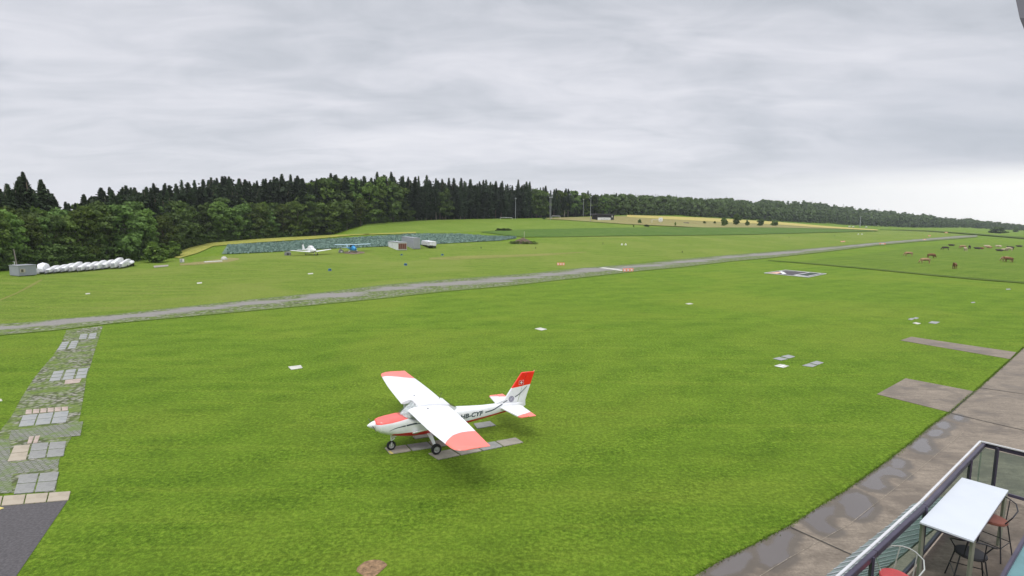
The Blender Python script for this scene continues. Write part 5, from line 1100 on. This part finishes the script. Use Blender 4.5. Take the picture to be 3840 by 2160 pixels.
def cone(px_, py_, wpx, hpx, lab):
    p = P(px_, py_); k = mpp(p); e = empty('white_roof_marker', p, -ray_head(p), lab, 'marker', 'white wedge markers'); w, h = wpx*k, hpx*k
    m = MB(); m.prism([(-w/2,.05),(w/2,.05),(w*.12,h),(-w*.12,h)], 0, 1.0, 'y'); m.build('wedge', M_WHITE, e, bevel=.02); m = MB(); m.box((0,.5,.02),(w*1.05,1.1,.06)); m.build('base', M_SLABL, e)
cone(2332,919.8,8.5,7,'left of the two white wedge markers beyond the runway'); cone(2346,919.8,8.5,7,'right of the two white wedge markers beyond the runway')
cone(3218,880,6,4,'left of the distant pair of white wedge markers'); cone(3232,880,6,4,'right of the distant pair of white wedge markers')
M_DAY = mat('dayglo_orange', (0.95, 0.30, 0.20), .6, .06, 3)
def board(px_, py_, wpx, hpx, lab, group):
    p = P(px_, py_); k = mpp(p); e = empty('threshold_marker', p, -ray_head(p), lab, 'marker', group); w, h = wpx*k, hpx*k
    m = MB(); m.prism([(-w/2,.03),(w/2,.03),(w*.5,h),(-w*.5,h)], 0, .06, 'y'); m.build('board', M_DAY, e, bevel=.01); m = MB(); m.box((0,-.012,h*.52),(w*.5,.02,h*.5)); m.build('white_square', M_WHITE, e)
    m = MB(); m.bar((0,.06,h*.8),(0,h*.6,.02),.05); m.build('prop', M_GREYM, e)
for i, w_ in enumerate(('left','middle','right')):
    board(2093.5+9.6*i, 995.5, 8.6, 10.5, w_ + ' of the three orange and white boards beyond the runway', 'orange boards beyond the runway')
    board(2342.5+13*i, 1019-(.4*i), 12.3, 12, w_ + ' of the three orange and white boards on the near runway edge', 'orange boards on the near runway edge')
for x_, y_, w_, lb in ((3157,908.5,8,'left board of the distant pair beyond the runway'),(3165,908,7,'right board of the distant pair beyond the runway'),(3309,917,20,'wide orange board on the near runway edge far off'),(3467,901,8,'small board near the runway far off'),(3485,886.5,7,'small board beyond the runway end'),(3548,874.5,8,'farthest small board past the runway end')):
    board(x_, y_, w_, 4.5, 'orange and white ' + lb, 'distant orange boards')
patch('threshold_mark', [(2262,1002),(2300,1006.5),(2337,1012)], [(2248,1004.5),(2290,1010),(2330,1016)], 6, 3, M_SLABL, 0.035, 0.0005)
# black signal square in the lawn
Q = [(2864.6,1025.3),(2944.6,1013.8),(3100,1028),(3031.5,1041.5)]
W4 = [P(*q) for q in Q]
sq = empty('signal_square', W4[0], 0, 'large black ground signal square with white frame in the lawn', 'sign')
def sqp(a, b_, z=0.0): return (W4[0]*(1-a) + W4[1]*a)*(1-b_) + (W4[3]*(1-a) + W4[2]*a)*b_ - W4[0] + Vector((0,0,z))
def sq_poly(name, pts, z, mt, th=.03):
    m = MB(); vs = [sqp(a, b_, z) for a, b_ in pts]; vs2 = [v + Vector((0,0,th)) for v in vs]; n = len(vs)
    m.add(vs+vs2, [tuple(range(n-1,-1,-1)), tuple(range(n,2*n))] + [(i,(i+1)%n,n+(i+1)%n,n+i) for i in range(n)]); return m.build(name, mt, sq)
sq_poly('black_panel', [(0,0),(1,0),(1,1),(0,1)], .03, mat('signal_black', (.06,.05,.055), .7, .2, 2))
fw = .022
for a in ([(0,0),(1,0),(1,fw*.6),(0,fw*.6)], [(0,1-fw*.6),(1,1-fw*.6),(1,1),(0,1)], [(0,fw*.6),(fw,fw*.6),(fw,1-fw*.6),(0,1-fw*.6)], [(1-fw,fw*.6),(1,fw*.6),(1,1-fw*.6),(1-fw,1-fw*.6)]): sq_poly('frame_board', a, .05, M_WHITE, .06)
sq_poly('orange_board', [(.08,.06),(.5,.10),(.42,.22),(.1,.26)], .065, mat('faded_orange', (.70,.42,.30), .7), .03); sq_poly('white_cross_board', [(.55,.08),(.68,.08),(.22,.42),(.08,.40)], .10, M_WHITE, .03); sq_poly('white_cross_board', [(.42,.14),(.47,.14),(.74,.36),(.69,.37)], .135, M_SLABD, .03)
for a in ([(.1,.635),(.92,.62),(.92,.64),(.1,.66)], [(.1,.91),(.92,.895),(.92,.91),(.1,.93)], [(.1,.67),(.17,.67),(.17,.89),(.1,.89)]): sq_poly('inner_frame', a, .065, M_WHITE, .05)
sq_poly('grass_inset', [(.20,.68),(.9,.665),(.9,.87),(.2,.88)], .065, mat('dark_mat', (.03,.05,.03), .8), .02)
# earth mound with post
p = P(1961,912.5); k = mpp(p); mdn = []; nr, ns = 9, 30; w = 84*k/2; hh = 21*k
for i in range(nr):
    f = i/(nr-1)
    for j in range(ns):
        a = 2*math.pi*j/ns; rr_ = (1-f)**.9; zz_ = hh*(f**.85)*(1 + .10*math.sin(5*a+i)*(1-f)) 
        mdn.append((w*rr_*math.cos(a)*(1+.10*random.uniform(-1,1)), 2.6*rr_*math.sin(a)*(1+.1*random.uniform(-1,1)), zz_ + random.uniform(-.06,.06)*(0<i<nr-1)))
m = MB(); m.add(mdn, [(i*ns+j, i*ns+(j+1)%ns, (i+1)*ns+(j+1)%ns, (i+1)*ns+j) for i in range(nr-1) for j in range(ns)]); o = m.build('earth_mound', mat('brown_earth', (.12,.085,.055), .95, .35, 1.2, .8, 5), smooth=True)
o.location = p; o.rotation_euler = (0,0,-ray_head(p)); tag(o, 'brown heap of earth at the right end of the cabbage field', 'mound')
a = P(1966,896); m = MB(); m.tube([a, a+Vector((0,0,mpp(a)*27))], .07, 6); tag(m.build('thin_post', mat('pale_wood', (.5,.48,.36), .8)), 'thin pale post standing behind the earth mound', 'post')
items = [(random.randrange(4), p.x+random.uniform(-w*1.2,w*1.3), p.y-2.2+random.uniform(-1,1.5), p.z-.1, random.uniform(.4,1.0), random.uniform(.8,1.8), 0) for _ in range(46)]
q = instance_q([broad_q(s, 8, 14, .4, .0, .14) for s in (61,62,63,64)], items); o = np_mesh('weeds', q, quads_idx(len(q)//4), M_BUSH); tag(o, 'green weeds growing round the earth mound', 'weeds', kind='stuff')
# floodlight masts
def mast(px_, base, top, heads, lab, r_=.11):
    p = P(px_, base); k = mpp(p); h = (base-top)*k; e = empty('floodlight_mast', p, -ray_head(p), lab, 'floodlight', 'floodlight masts')
    m = MB(); m.tube([(0,0,0),(0,0,h)], [r_*1.3, r_*.8], 8); m.build('pole', M_GREYM, e, smooth=True)
    if heads:
        m = MB(); m.bar((-.9*heads/2,0,h-.1),(.9*heads/2,0,h-.1),.12); m.build('crossarm', M_GREYM, e)
        for i in range(heads):
            x_ = (i-(heads-1)/2)*1.05; m = MB(); m.box((x_,-.25,h+.15),(.8,.5,.45)); m.build('lamp', M_GREYM, e, bevel=.05)
for a in ((1933,822,746,1,'floodlight mast between the left goal and the ball fence'),(2065,826,742,2,'floodlight mast with two lamps at the right end of the ball fence'),(2187,812,750,1,'floodlight mast at the back, right of the second goal'),(2214,831,740,1,'floodlight mast nearest the pitch left of the clubhouse'),(2315.5,806,748,2,'floodlight mast at the right end of the clubhouse'),(2461,806,749,1,'floodlight mast behind the white board')): mast(*a)
mast(3224.5,853,812,1,'lone lamp mast far off at the right beside the hay bales', .3); mast(2884.5,825,792,0,'thin bare pole before the wood above the young trees', .2)
# ball fence, goals
a, b_ = P(1940,818.5), P(2061,818.5); k = mpp(a); hh = 20*k
e = empty('ball_fence', a, 0, 'tall dark ball stop fence between two floodlight masts', 'fence'); d = b_-a
m = MB(); nn = 60
for i in range(nn+1): q_ = d*(i/nn); m.bar(q_, q_+Vector((0,0,hh)), .03)
for j in range(14): m.bar(Vector((0,0,hh*j/13)), d+Vector((0,0,hh*j/13)), .03)
m.build('mesh_panel', mat('dark_net', (.07,.085,.08), .8), e)
for i in range(0, 13): m = MB(); q_ = d*(i/12); m.tube([q_+Vector((0,-.08,0)), q_+Vector((0,-.08,hh+.2))], .07, 6); m.build('post', M_GREYM, e)
def goal(x0, x1, base, top, lab):
    a, b_ = P(x0, base), P(x1, base); b_.z = a.z; k = mpp(a); h = (base-top)*k; d = b_-a; n_ = Vector((-d.y, d.x, 0)).normalized()*1.6
    e = empty('football_goal', a, 0, lab, 'goal', 'football goals'); r_ = .09; m = MB(); Z3 = Vector((0,0,h))
    m.tube([(0,0,0), Z3, d+Z3, d], r_, 6); m.build('goal_frame', M_WHITE, e)
    m = MB(); m.tube([Z3, Z3*.9+n_*.6, n_], r_*.5, 5); m.tube([d+Z3, d+Z3*.9+n_*.6, d+n_], r_*.5, 5); m.tube([n_, d+n_], r_*.5, 5); m.build('net_support', M_GREYM, e)
goal(1877,1921,823,816,'low white goal left of the ball fence'); goal(2069.5,2100,822.5,810,'white goal right of the ball fence'); goal(2444.5,2478,837.5,824,'pale goal beside the white board')
# clubhouse
a, b_ = P(2236,827), P(2303,827); b_.z = a.z; k = mpp(a); ln = (b_-a).length; e = empty('clubhouse', a, math.atan2((b_-a).y, (b_-a).x), 'low dark clubhouse with white banner along its front beside the pitch', 'building')
hh = 21*k; M_DW = mat('dark_wood', (.045,.04,.045), .8, .3, 1)
m = MB(); m.box((ln*.52,2.5,hh*.5),(ln*.92,5,hh)); m.build('wall', M_DW, e); m = MB(); m.prism([(-ln*.02,hh),(ln*1.0,hh*1.0),(ln*.97,hh*1.22),(ln*.02,hh*1.24)], -.9, 6, 'y'); m.build('roof', mat('dark_roof', (.03,.028,.03), .8), e)
m = MB(); m.box((ln*.38,-.9,hh*.30),(ln*.72,.06,hh*.48)); bn = m.build('banner', M_WHITE, e)
for i in range(9): m = MB(); m.box((ln*(.07+.078*i),-.95,hh*(.28+.03*math.sin(i*2))),(ln*.038,.03,hh*random.uniform(.08,.22))); m.build('banner_print', M_GREYM, bn)
m = MB(); m.box((ln*.86,-.1,hh*.75),(ln*.10,.08,hh*.34)); m.build('window', M_WHITE, e, bevel=.03); m = MB(); m.box((ln*.80,-.5,hh*.5),(.2,.2,hh)); m.build('porch_post', M_DW, e)
m = MB(); m.box((ln*.30,-.03,hh*.72),(ln*.25,.06,hh*.25)); m.build('shutter', M_DARK, e); m = MB(); m.box((ln*.60,-.03,hh*.70),(ln*.14,.06,hh*.25)); m.build('shutter', M_DARK, e)
a = P(2477,834); k = mpp(a); e = empty('notice_board', a, -ray_head(a), 'square white board on posts in the dry meadow', 'sign'); m = MB(); m.box((0,0,10.5*k),(14*k,.15,14*k)); m.build('board', M_WHITE, e, bevel=.03)
for s_ in (-1,1): m = MB(); m.box((s_*5*k,.1,3*k),(.12,.12,6*k)); m.build('post', M_GREYM, e)
m = MB(); m.box((0,-.09,9.5*k),(7*k,.03,6*k)); m.build('print', M_SLABL, e)
a = P(2573,840); k = mpp(a); e = empty('garden_bench', a, -ray_head(a), 'small wooden bench in the dry meadow between sapling and rusty tree', 'bench')
for z_, y_, h_ in ((2.6*k,0,.12),(5.0*k,.4,.5)): m = MB(); m.box((0,y_,z_),(20*k,.3 if h_ < .2 else .08,h_)); m.build('seat' if h_ < .2 else 'backrest', M_BARKP, e)
for s_ in (-1,1): m = MB(); m.box((s_*8*k,.1,1.3*k),(.2,.5,2.6*k)); m.build('leg', M_BARK, e)
for i, x_ in enumerate((3185,3199,3248)):
    a = P(x_,852.5+i*1.2); k = mpp(a); m = MB(); m.tube([(-3*k,0,2.6*k),(3*k,0,2.6*k)], 2.6*k, 14); o = m.build('hay_bale', mat('pale_wrap', (.55,.55,.48), .7), bevel=.1); o.location = a; tag(o, ('left','middle','right')[i] + ' of the three pale round bales at the end of the ripening field', 'bale', 'round bales')

# ------------------------------------------------------------------ cows
def cow_mesh(name, mt, pose):
    hz_ = {'graze': (-.95, .55, -1.25, .22), 'stand': (-.95, 1.30, -1.30, 1.35), 'lie': (-.85, .95, -1.15, 1.0)}[pose]
    V = []; E = []; Rr_ = []
    def nd(x, y, z, r_, p_=None):
        V.append((x, y, z)); Rr_.append(r_); 
        if p_ is not None: E.append((p_, len(V)-1))
        return len(V)-1
    dz = -.55 if pose == 'lie' else 0
    pel = nd(.72, 0, 1.12+dz, .30); b1 = nd(.3, 0, 1.05+dz, .36, pel); b2 = nd(-.15, 0, 1.02+dz, .37, b1); ch = nd(-.55, 0, 1.05+dz, .33, b2)
    nk = nd(-.80, 0, 1.12+dz, .19, ch); hx, hzz, mx_, mz_ = hz_; hd_ = nd(hx-.12, 0, hzz+dz*.6, .13, nk); mu = nd(mx_, 0, mz_+(dz*.6 if pose != 'graze' else 0), .08, hd_)
    for s_ in (-1, 1): er = nd(hx-.02, s_*.20, hzz+dz*.6+.08, .035, hd_)
    tl = nd(.98, 0, 1.15+dz, .05, pel); nd(1.05, 0, .75+dz*.6, .035, tl)
    for s_ in (-1, 1):
        if pose == 'lie':
            k1 = nd(-.5, s_*.28, .25, .10, ch); nd(-.85, s_*.30, .12, .06, k1); k2 = nd(.7, s_*.32, .22, .13, pel); nd(.25, s_*.42, .10, .06, k2)
        else:
            k1 = nd(-.58, s_*.19, .62, .10, ch); k1b = nd(-.56, s_*.19, .36, .065, k1); nd(-.58+.05*s_, s_*.19, .05, .06, k1b)
            k2 = nd(.72, s_*.20, .72, .13, pel); h2 = nd(.88, s_*.20, .48, .07, k2); nd(.80-.06*s_, s_*.20, .05, .06, h2)
    me_ = bpy.data.meshes.new(name); me_.from_pydata(V, E, []); o = bpy.data.objects.new(name, me_); COL.objects.link(o)
    md = o.modifiers.new('skin', 'SKIN'); md.use_smooth_shade = True
    sk = me_.skin_vertices[0].data
    for i, r_ in enumerate(Rr_): sk[i].radius = (r_, r_)
    sk[0].use_root = True
    o.modifiers.new('sub', 'SUBSURF').render_levels = 1; o.modifiers['sub'].levels = 1
    bpy.context.view_layer.update(); me2 = bpy.data.meshes.new_from_object(o.evaluated_get(bpy.context.evaluated_depsgraph_get()), depsgraph=bpy.context.evaluated_depsgraph_get())
    bpy.data.objects.remove(o); me2.name = name; me2.materials.clear(); me2.materials.append(mt); return me2
CM = {'tan': mat('tan_coat', (.36,.22,.12), .8, .25, 1.5), 'brown': mat('brown_coat', (.20,.085,.03), .8, .25, 1.5), 'pale': mat('pale_coat', (.52,.42,.30), .8, .2, 1.5), 'dark': mat('dark_coat', (.05,.035,.025), .8, .3, 1.5)}
CC = {(c_, p_): cow_mesh('cow', CM[c_], p_) for c_ in CM for p_ in ('graze', 'stand', 'lie')}
COWS = [(3406,962,'tan','graze',80,'tan cow grazing alone at the left of the herd'),(3468,989,'tan','graze',100,'large tan cow grazing nearest the pasture edge, left'),(3492,969,'brown','graze',-60,'brown cow just behind the large tan cow'),(3579,1009,'brown','stand',170,'reddish brown cow nearest the camera, seen end on'),
 (3544,939,'dark','graze',90,'dark grey cow left of the middle of the herd'),(3568,923,'dark','lie',80,'dark cow lying farthest back at the left'),(3610,934,'tan','graze',80,'tan cow of the pair behind the brown nearest cow'),(3620,943,'pale','stand',20,'pale cow of the pair behind the brown nearest cow'),(3635,934,'dark','stand',5,'black upright cow seen end on in the middle'),
 (3665,935,'dark','lie',90,'dark cow lying right of the black upright cow'),(3677,935,'brown','lie',80,'brown cow lying beside the dark lying cow'),(3701,927,'pale','lie',90,'pale cow lying at the back right of the middle'),(3709,931,'tan','lie',60,'tan cow lying just before the pale one at the back'),(3744,927,'pale','lie',80,'pale cow lying left of the right hand group'),(3748,943,'dark','lie',80,'dark cow lying alone below the pale one'),
 (3769,941,'pale','lie',90,'pale cow at the left of the right hand group'),(3783,942,'pale','graze',70,'pale cow in front in the right hand group'),(3789,937,'dark','stand',80,'dark cow at the right of the right hand group'),(3772,982,'tan','graze',80,'tan cow of the near right pair'),(3781,984,'brown','stand',60,'brown cow with pale face of the near right pair'),(3822,927,'dark','lie',90,'dark cow lying nearest the right edge')]
for x_, y_, c_, p_, rz, lb in COWS:
    o = bpy.data.objects.new('cow', CC[(c_, p_)]); COL.objects.link(o); a = P(x_, y_); o.location = a; o.rotation_euler = (0, 0, -ray_head(a)+R(rz-90)); sc_ = 1.0 if p_ != 'lie' else 1.05; o.scale = (sc_,)*3; tag(o, lb, 'cow', 'cows on the pasture')

# ------------------------------------------------------------------ terrace in the lower right corner
ZF = 3.62                                                    # terrace floor level
RT3 = [(3840,1693),(3680,1655),(3456,1883),(3269,2053),(3135,2172)]
ZR = 4.72
tops = [atz(*q, ZR) for q in RT3]
RG = Vector((tops[0]-tops[1])).normalized(); tops = [tops[1] + RG*6.0] + tops[1:] + [tops[-1] + (tops[-1]-tops[-2])*1.2]
cC = tops[1]
# floor slab of the terrace
fl = [(v.x, v.y) for v in tops[1:]] + [(tops[-1].x+7, tops[-1].y-6), (tops[0].x+3, tops[0].y-4), (tops[0].x, tops[0].y)]
m = MB(); m.prism([(x_+.02, y_-.02) for x_, y_ in fl], ZF-.22, ZF); o = m.build('terrace', concrete('terrace_concrete', (.15,.12,.095), .8, True)); o['kind'] = 'structure'
rl = empty('glass_railing', (cC.x, cC.y, ZF), 0, 'terrace glass railing with silver top rail round the white table', 'railing')
off = Vector((cC.x, cC.y, ZF)); M_RAILS = mat('silver_rail', (.72,.72,.72), .25, .05, 2, metal=.3); M_RAILD = mat('dark_rail', (.07,.06,.095), .35, .15, 3, metal=.3); M_PANE = glass('railing_glass', (.78,.86,.82), .10, (.2,.25,.23))
for a, b_ in zip(tops, tops[1:]):
    A_, B_ = a-off, b_-off; dn = (B_-A_).normalized(); n_ = Vector((-dn.y, dn.x, 0))
    if n_.dot(Vector((1,-1,0))) < 0: n_ = -n_
    m = MB(); m.bar(A_-n_*.012, B_-n_*.012, .036, .03); m.build('top_rail', M_RAILS, rl, bevel=.006)
    m = MB(); m.bar(A_+n_*.045-Vector((0,0,.065)), B_+n_*.045-Vector((0,0,.065)), .065, .09); m.build('rail_underside', M_RAILD, rl, bevel=.006)
    m = MB(); m.bar(A_+n_*.02-Vector((0,0,.98)), B_+n_*.02-Vector((0,0,.98)), .05, .06); m.build('lower_rail', M_RAILD, rl, bevel=.006)
    m = MB(); A2_, B2_ = A_+n_*.02, B_+n_*.02; zt_, zb2 = Vector((0,0,-.13)), Vector((0,0,-.94)); ndx = n_*.008
    m.add([A2_+zb2, B2_+zb2, B2_+zt_, A2_+zt_, A2_+zb2+ndx, B2_+zb2+ndx, B2_+zt_+ndx, A2_+zt_+ndx], [(0,1,2,3),(7,6,5,4),(0,4,5,1),(1,5,6,2),(2,6,7,3),(3,7,4,0)]); m.build('pane', M_PANE, rl)
def post(v, th=.06): 
    m = MB(); q_ = v-off; m.bar((q_.x, q_.y, -.02), (q_.x, q_.y, q_.z-.04), th, th*.6); m.build('post', M_RAILD, rl)
post(tops[1] + RG*.22 + Vector((0,-.06,0)))
for a, b_, ks in ((tops[1],tops[2],(.3,)),(tops[2],tops[3],(0.02,)),(tops[3],tops[4],(.15,)),(tops[0],tops[1],(.45,))):
    for k_ in ks: post(a*(1-k_)+b_*k_ + Vector((.05,-.05,0)))
# planked grey-green canopy just outside the railing
def C6(x, y): return (2880 + x/2.4146, 1560 + y/2.4146)
zc_ = 3.15
poly = [C6(1310,795), C6(1150,940), C6(790,1225), C6(520,1449), C6(330,1600)]; pl3 = [atz(*q, zc_) for q in poly]
pi3 = [atz(*C6(x_+640, y_-150), zc_) for x_, y_ in ((1310,795),(1150,940),(790,1225),(520,1449),(330,1600))]; inner = [(v.x, v.y) for v in pi3]
cn = empty('planked_canopy', (pl3[1].x, pl3[1].y, zc_), 0, 'grey green planked canopy roof just outside the railing', 'canopy'); o0 = Vector((pl3[1].x, pl3[1].y, zc_))
outl = np.array([(v.x, v.y) for v in pl3]); inn = np.array(inner)
def along(arr, t_): 
    f = t_*(len(arr)-1); i = min(int(f), len(arr)-2); return arr[i]*(1-(f-i)) + arr[i+1]*(f-i)
M_PLK = mat('grey_green_plank', (.17,.205,.195), .6, .15, 2.5); M_PLKW = mat('pale_batten', (.34,.36,.37), .5, .15, 3)
NP = 19
m = MB()
for i in range(NP):
    t0, t1 = i/NP, (i+1)/NP; a0, a1 = along(outl, t0), along(outl, t1); b0, b1 = along(inn, t0), along(inn, t1)
    vs = [(p_[0]-o0.x, p_[1]-o0.y, z_) for z_ in (-.05, 0) for p_ in (a0, a1, b1, b0)]; m.add(vs, [(0,3,2,1),(4,5,6,7),(0,1,5,4),(1,2,6,5),(2,3,7,6),(3,0,4,7)])
m.build('deck', M_PLK, cn)
m = MB()
for i in range(1, NP):
    t0 = i/NP; a0, b0 = along(outl, t0), along(inn, t0); m.bar((a0[0]-o0.x, a0[1]-o0.y, .006), (b0[0]-o0.x, b0[1]-o0.y, .006), .018, .01)
m.build('batten', M_PLKW, cn)
# white table
TZ = 4.62; TT = [atz(*q, TZ) for q in ((3607,1790),(3782,1838),(3652,2029),(3448,1957))]
tc0 = sum(TT, Vector())/4; tb = empty('white_table', (tc0.x, tc0.y, ZF), 0, 'long white table top on pale legs on the terrace', 'table')
loc_ = [v - Vector((tc0.x, tc0.y, ZF)) for v in TT]
m = MB(); m.prism([(v.x, v.y) for v in loc_], TZ-ZF-.03, TZ-ZF); m.build('table_top', mat('white_laminate', (.56,.595,.63), .25, .02, 2), tb, bevel=.004)
M_LEG = mat('table_leg', (.24,.245,.19), .5, .1, 3)
for v in loc_: 
    q_ = Vector((v.x*.93, v.y*.93, 0)); m = MB(); m.bar((q_.x*.97, q_.y*.97, 0), (q_.x, q_.y, TZ-ZF-.033), .05, .04); m.build('leg', M_LEG, tb)
m = MB(); c3 = [Vector((v.x*.9, v.y*.9, TZ-ZF-.065)) for v in loc_]
for i in range(4): m.bar(c3[i], c3[(i+1)%4], .03, .06)
m.build('apron_rail', mat('dark_apron_rail', (.10,.08,.14), .5), tb)
# wire chairs
M_WIRE = mat('black_wire', (.03,.03,.035), .45, .1, 3, metal=.3); M_RSEAT = mat('red_seat', (.55,.07,.075), .55, .12, 4); M_BSEAT = mat('brown_seat', (.24,.085,.06), .6, .15, 4); M_KSEAT = mat('black_seat', (.035,.035,.04), .7, .1, 4); M_WIREG = mat('pale_wire', (.42,.43,.40), .4, .1, 3, metal=.4)
def wire_chair(px_, py_, zs, rz, seat, lab, hgt=.62, frame=None):
    fr_ = frame or M_WIRE; a = atz(px_, py_, ZF+hgt); e = empty('wire_chair', (a.x, a.y, ZF), rz, lab, 'chair', 'wire chairs on the terrace'); w = .20
    m = MB(); m.prism([(.21*math.cos(t_)*(1 if abs(math.cos(t_)) < .8 else .97), .20*math.sin(t_)) for t_ in [2*math.pi*i/20 for i in range(20)]], hgt-.02, hgt+.025); m.build('seat', seat, e, bevel=.01)
    for sx_ in (-1, 1):
        for sy_ in (-1, 1): m = MB(); m.tube([(sx_*.15, sy_*.14, hgt-.01), (sx_*.24, sy_*.23, .0)], .010, 8); m.build('leg', fr_, e)
    m = MB(); m.tube([(.205,.195,.24),(-.205,.195,.24),(-.205,-.195,.24),(.205,-.195,.24)], .008, 6, closed=True); m.build('foot_ring', fr_, e)
    for sx_ in (-1, 1):
        m = MB(); m.tube([(sx_*.17,-.05,hgt), (sx_*.26,-.02,hgt+.16), (sx_*.27,.14,hgt+.24), (sx_*.20,.27,hgt+.30), (sx_*.08,.31,hgt+.34), (0,.32,hgt+.345)], .010, 8); m.build('back_loop', fr_, e, smooth=True)
    m = MB(); m.tube([(-.12,.19,hgt),(-.11,.29,hgt+.32)], .008, 6); m.tube([(.12,.19,hgt),(.11,.29,hgt+.32)], .008, 6); m.build('back_wire', fr_, e)
    return e
wire_chair(3722,1948,0,R(-60),M_BSEAT,'wire chair with brown seat at the right side of the white table', .60)
wire_chair(3640,2075,0,R(150),M_KSEAT,'black wire chair at the near end of the white table', .55)
wire_chair(3360,2168,0,R(-60),M_RSEAT,'wire chair with red seat at the bottom edge by the railing', .62, M_WIREG)
# teal glass screen cut by the right lower edge
a, b_ = atz(3850,2010,ZF+.9), atz(3755,2175,ZF+.9); sc3 = empty('teal_screen', (a.x, a.y, ZF), 0, 'teal glass screen with dark rim in the bottom right corner', 'screen'); d = b_-a; d.z = 0; s3 = Vector((-d.y, d.x, 0)).normalized()
if s3.x < 0: s3 = -s3
m = MB(); V0 = -d*.1; m.add([V0+Vector((0,0,.9)), d*2+Vector((0,0,.9)), d*2+s3*.9+Vector((0,0,.75)), V0+s3*.9+Vector((0,0,.75)), V0+Vector((0,0,.88)), d*2+Vector((0,0,.88)), d*2+s3*.9+Vector((0,0,.73)), V0+s3*.9+Vector((0,0,.73))], [(0,1,2,3),(7,6,5,4),(0,4,5,1),(1,5,6,2),(2,6,7,3),(3,7,4,0)]); m.build('panel', mat('teal_glass', (.10,.22,.23), .15, .1, 2), sc3)
m = MB(); m.bar(V0-d*.05+Vector((0,0,.91)), d*2+Vector((0,0,.91)), .05, .06); m.build('rim', M_RAILD, sc3, bevel=.01); m = MB(); m.bar(V0-d*.05+Vector((0,0,.91)), V0-d*.05+s3*.9+Vector((0,0,.76)), .05, .06); m.build('end_rim', M_RAILD, sc3, bevel=.01)
for k_ in (0.02, 1.6): m = MB(); q_ = d*k_; m.bar((q_.x, q_.y, 0), (q_.x, q_.y, .87), .05); m.build('leg', M_RAILD, sc3)

# eave of the camera's building, upper right corner
a, b_, c = rays(3830, 30); dv = Vector((float(a), float(b_), float(c))); e0 = Vector((0,0,HC)) + dv*3.0
a2, b2, c2 = rays(3856, 150); e1 = Vector((0,0,HC)) + Vector((float(a2), float(b2), float(c2)))*2.6
a3, b3, c3_ = rays(3808, -60); e2 = Vector((0,0,HC)) + Vector((float(a3), float(b3), float(c3_)))*3.4
m = MB(); out_ = Vector((1.2,-.2,0)); m.add([e2, e1, e1+out_, e2+out_, e2+Vector((0,.06,.12)), e1+Vector((0,.06,.12)), e1+out_+Vector((0,.06,.12)), e2+out_+Vector((0,.06,.12))], [(0,1,2,3),(7,6,5,4),(0,4,5,1),(1,5,6,2),(2,6,7,3),(3,7,4,0)])
tag(m.build('roof_eave', M_BLACK), 'black edge of the roof eave cutting the upper right corner', 'roof')

# ------------------------------------------------------------------ longer grass along slab and concrete edges
def edge_blades(segs, step=.035, h=(.05, .11), spread=.05):
    C_ = []
    for a, b_ in segs:
        a, b_ = np.array(a, float), np.array(b_, float); L_ = np.linalg.norm(b_-a); n = int(L_/step)
        if n < 1: continue
        t_ = RNG.random(n)[:, None]; p_ = a + (b_-a)*t_; d = (b_-a)/L_; nn_ = np.array([-d[1], d[0], 0]); p_ = p_ + nn_*RNG.normal(0, spread, (n, 1)); C_.append(p_)
    C_ = np.concatenate(C_); n = len(C_); hh_ = RNG.uniform(h[0], h[1], (n, 1)); a = RNG.uniform(0, 6.28, n); w = np.stack([np.cos(a), np.sin(a), 0*a], 1)*RNG.uniform(.008, .022, (n, 1)); ln_ = RNG.normal(0, .03, (n, 3)); ln_[:, 2] = 0
    up = np.concatenate([np.zeros((n, 2)), hh_], 1)
    return np.stack([C_-w, C_+w, C_+w*.3+up+ln_, C_-w*.3+up+ln_], 1).reshape(-1, 3)
segs = [(tuple(G(*a, 0)), tuple(G(*b_, 0))) for a, b_ in zip(AE[1:], AE[2:])]
apron_b = edge_blades(segs, .006, (.02, .055), .035)
segs = []
for o in list(bpy.data.objects):
    if o.name.startswith('paving_slab') and o.location.length < 60 and o.type == 'MESH':
        c = [o.matrix_basis @ v.co for v in o.data.vertices]; xs = [(v.x, v.y) for v in c if v.z > .0]
        if len(xs) < 4: continue
        cen = Vector((sum(x for x, y in xs)/len(xs), sum(y for x, y in xs)/len(xs)))
        ext = sorted(xs, key=lambda q: math.atan2(q[1]-cen.y, q[0]-cen.x)); st_ = max(1, len(ext)//4); cr = [ext[i] for i in range(0, len(ext), st_)][:4]
        z0_ = o.location.z - .03
        for i in range(4): segs.append(((*cr[i], z0_), (*cr[(i+1) % 4], z0_)))
slab_b = edge_blades(segs, .03, (.015, .035), .015)
q = np.concatenate([apron_b, slab_b]); M_BL = leaf_mat('grass_blades', (.045,.09,.008), (.13,.20,.024), .5, 0); o = np_mesh('edge_grass', q, quads_idx(len(q)//4), M_BL); tag(o, 'longer grass fringing the slabs and the concrete apron', 'grass', kind='stuff')

# ------------------------------------------------------------------ damp air
hm = bpy.data.materials.new('damp_air'); hm.use_nodes = True; t = hm.node_tree; t.nodes.clear()
pv = N(t, 'ShaderNodeVolumePrincipled'); pv.inputs['Color'].default_value = (0.88, 0.93, 1.0, 1); pv.inputs['Density'].default_value = 0.00016; pv.inputs['Anisotropy'].default_value = 0.2
ou = N(t, 'ShaderNodeOutputMaterial'); L(t, pv.outputs[0], ou.inputs['Volume'])
m = MB(); m.box((0, 0, 45), (3500, 3500, 130)); o = m.build('haze', hm); o['kind'] = 'stuff'
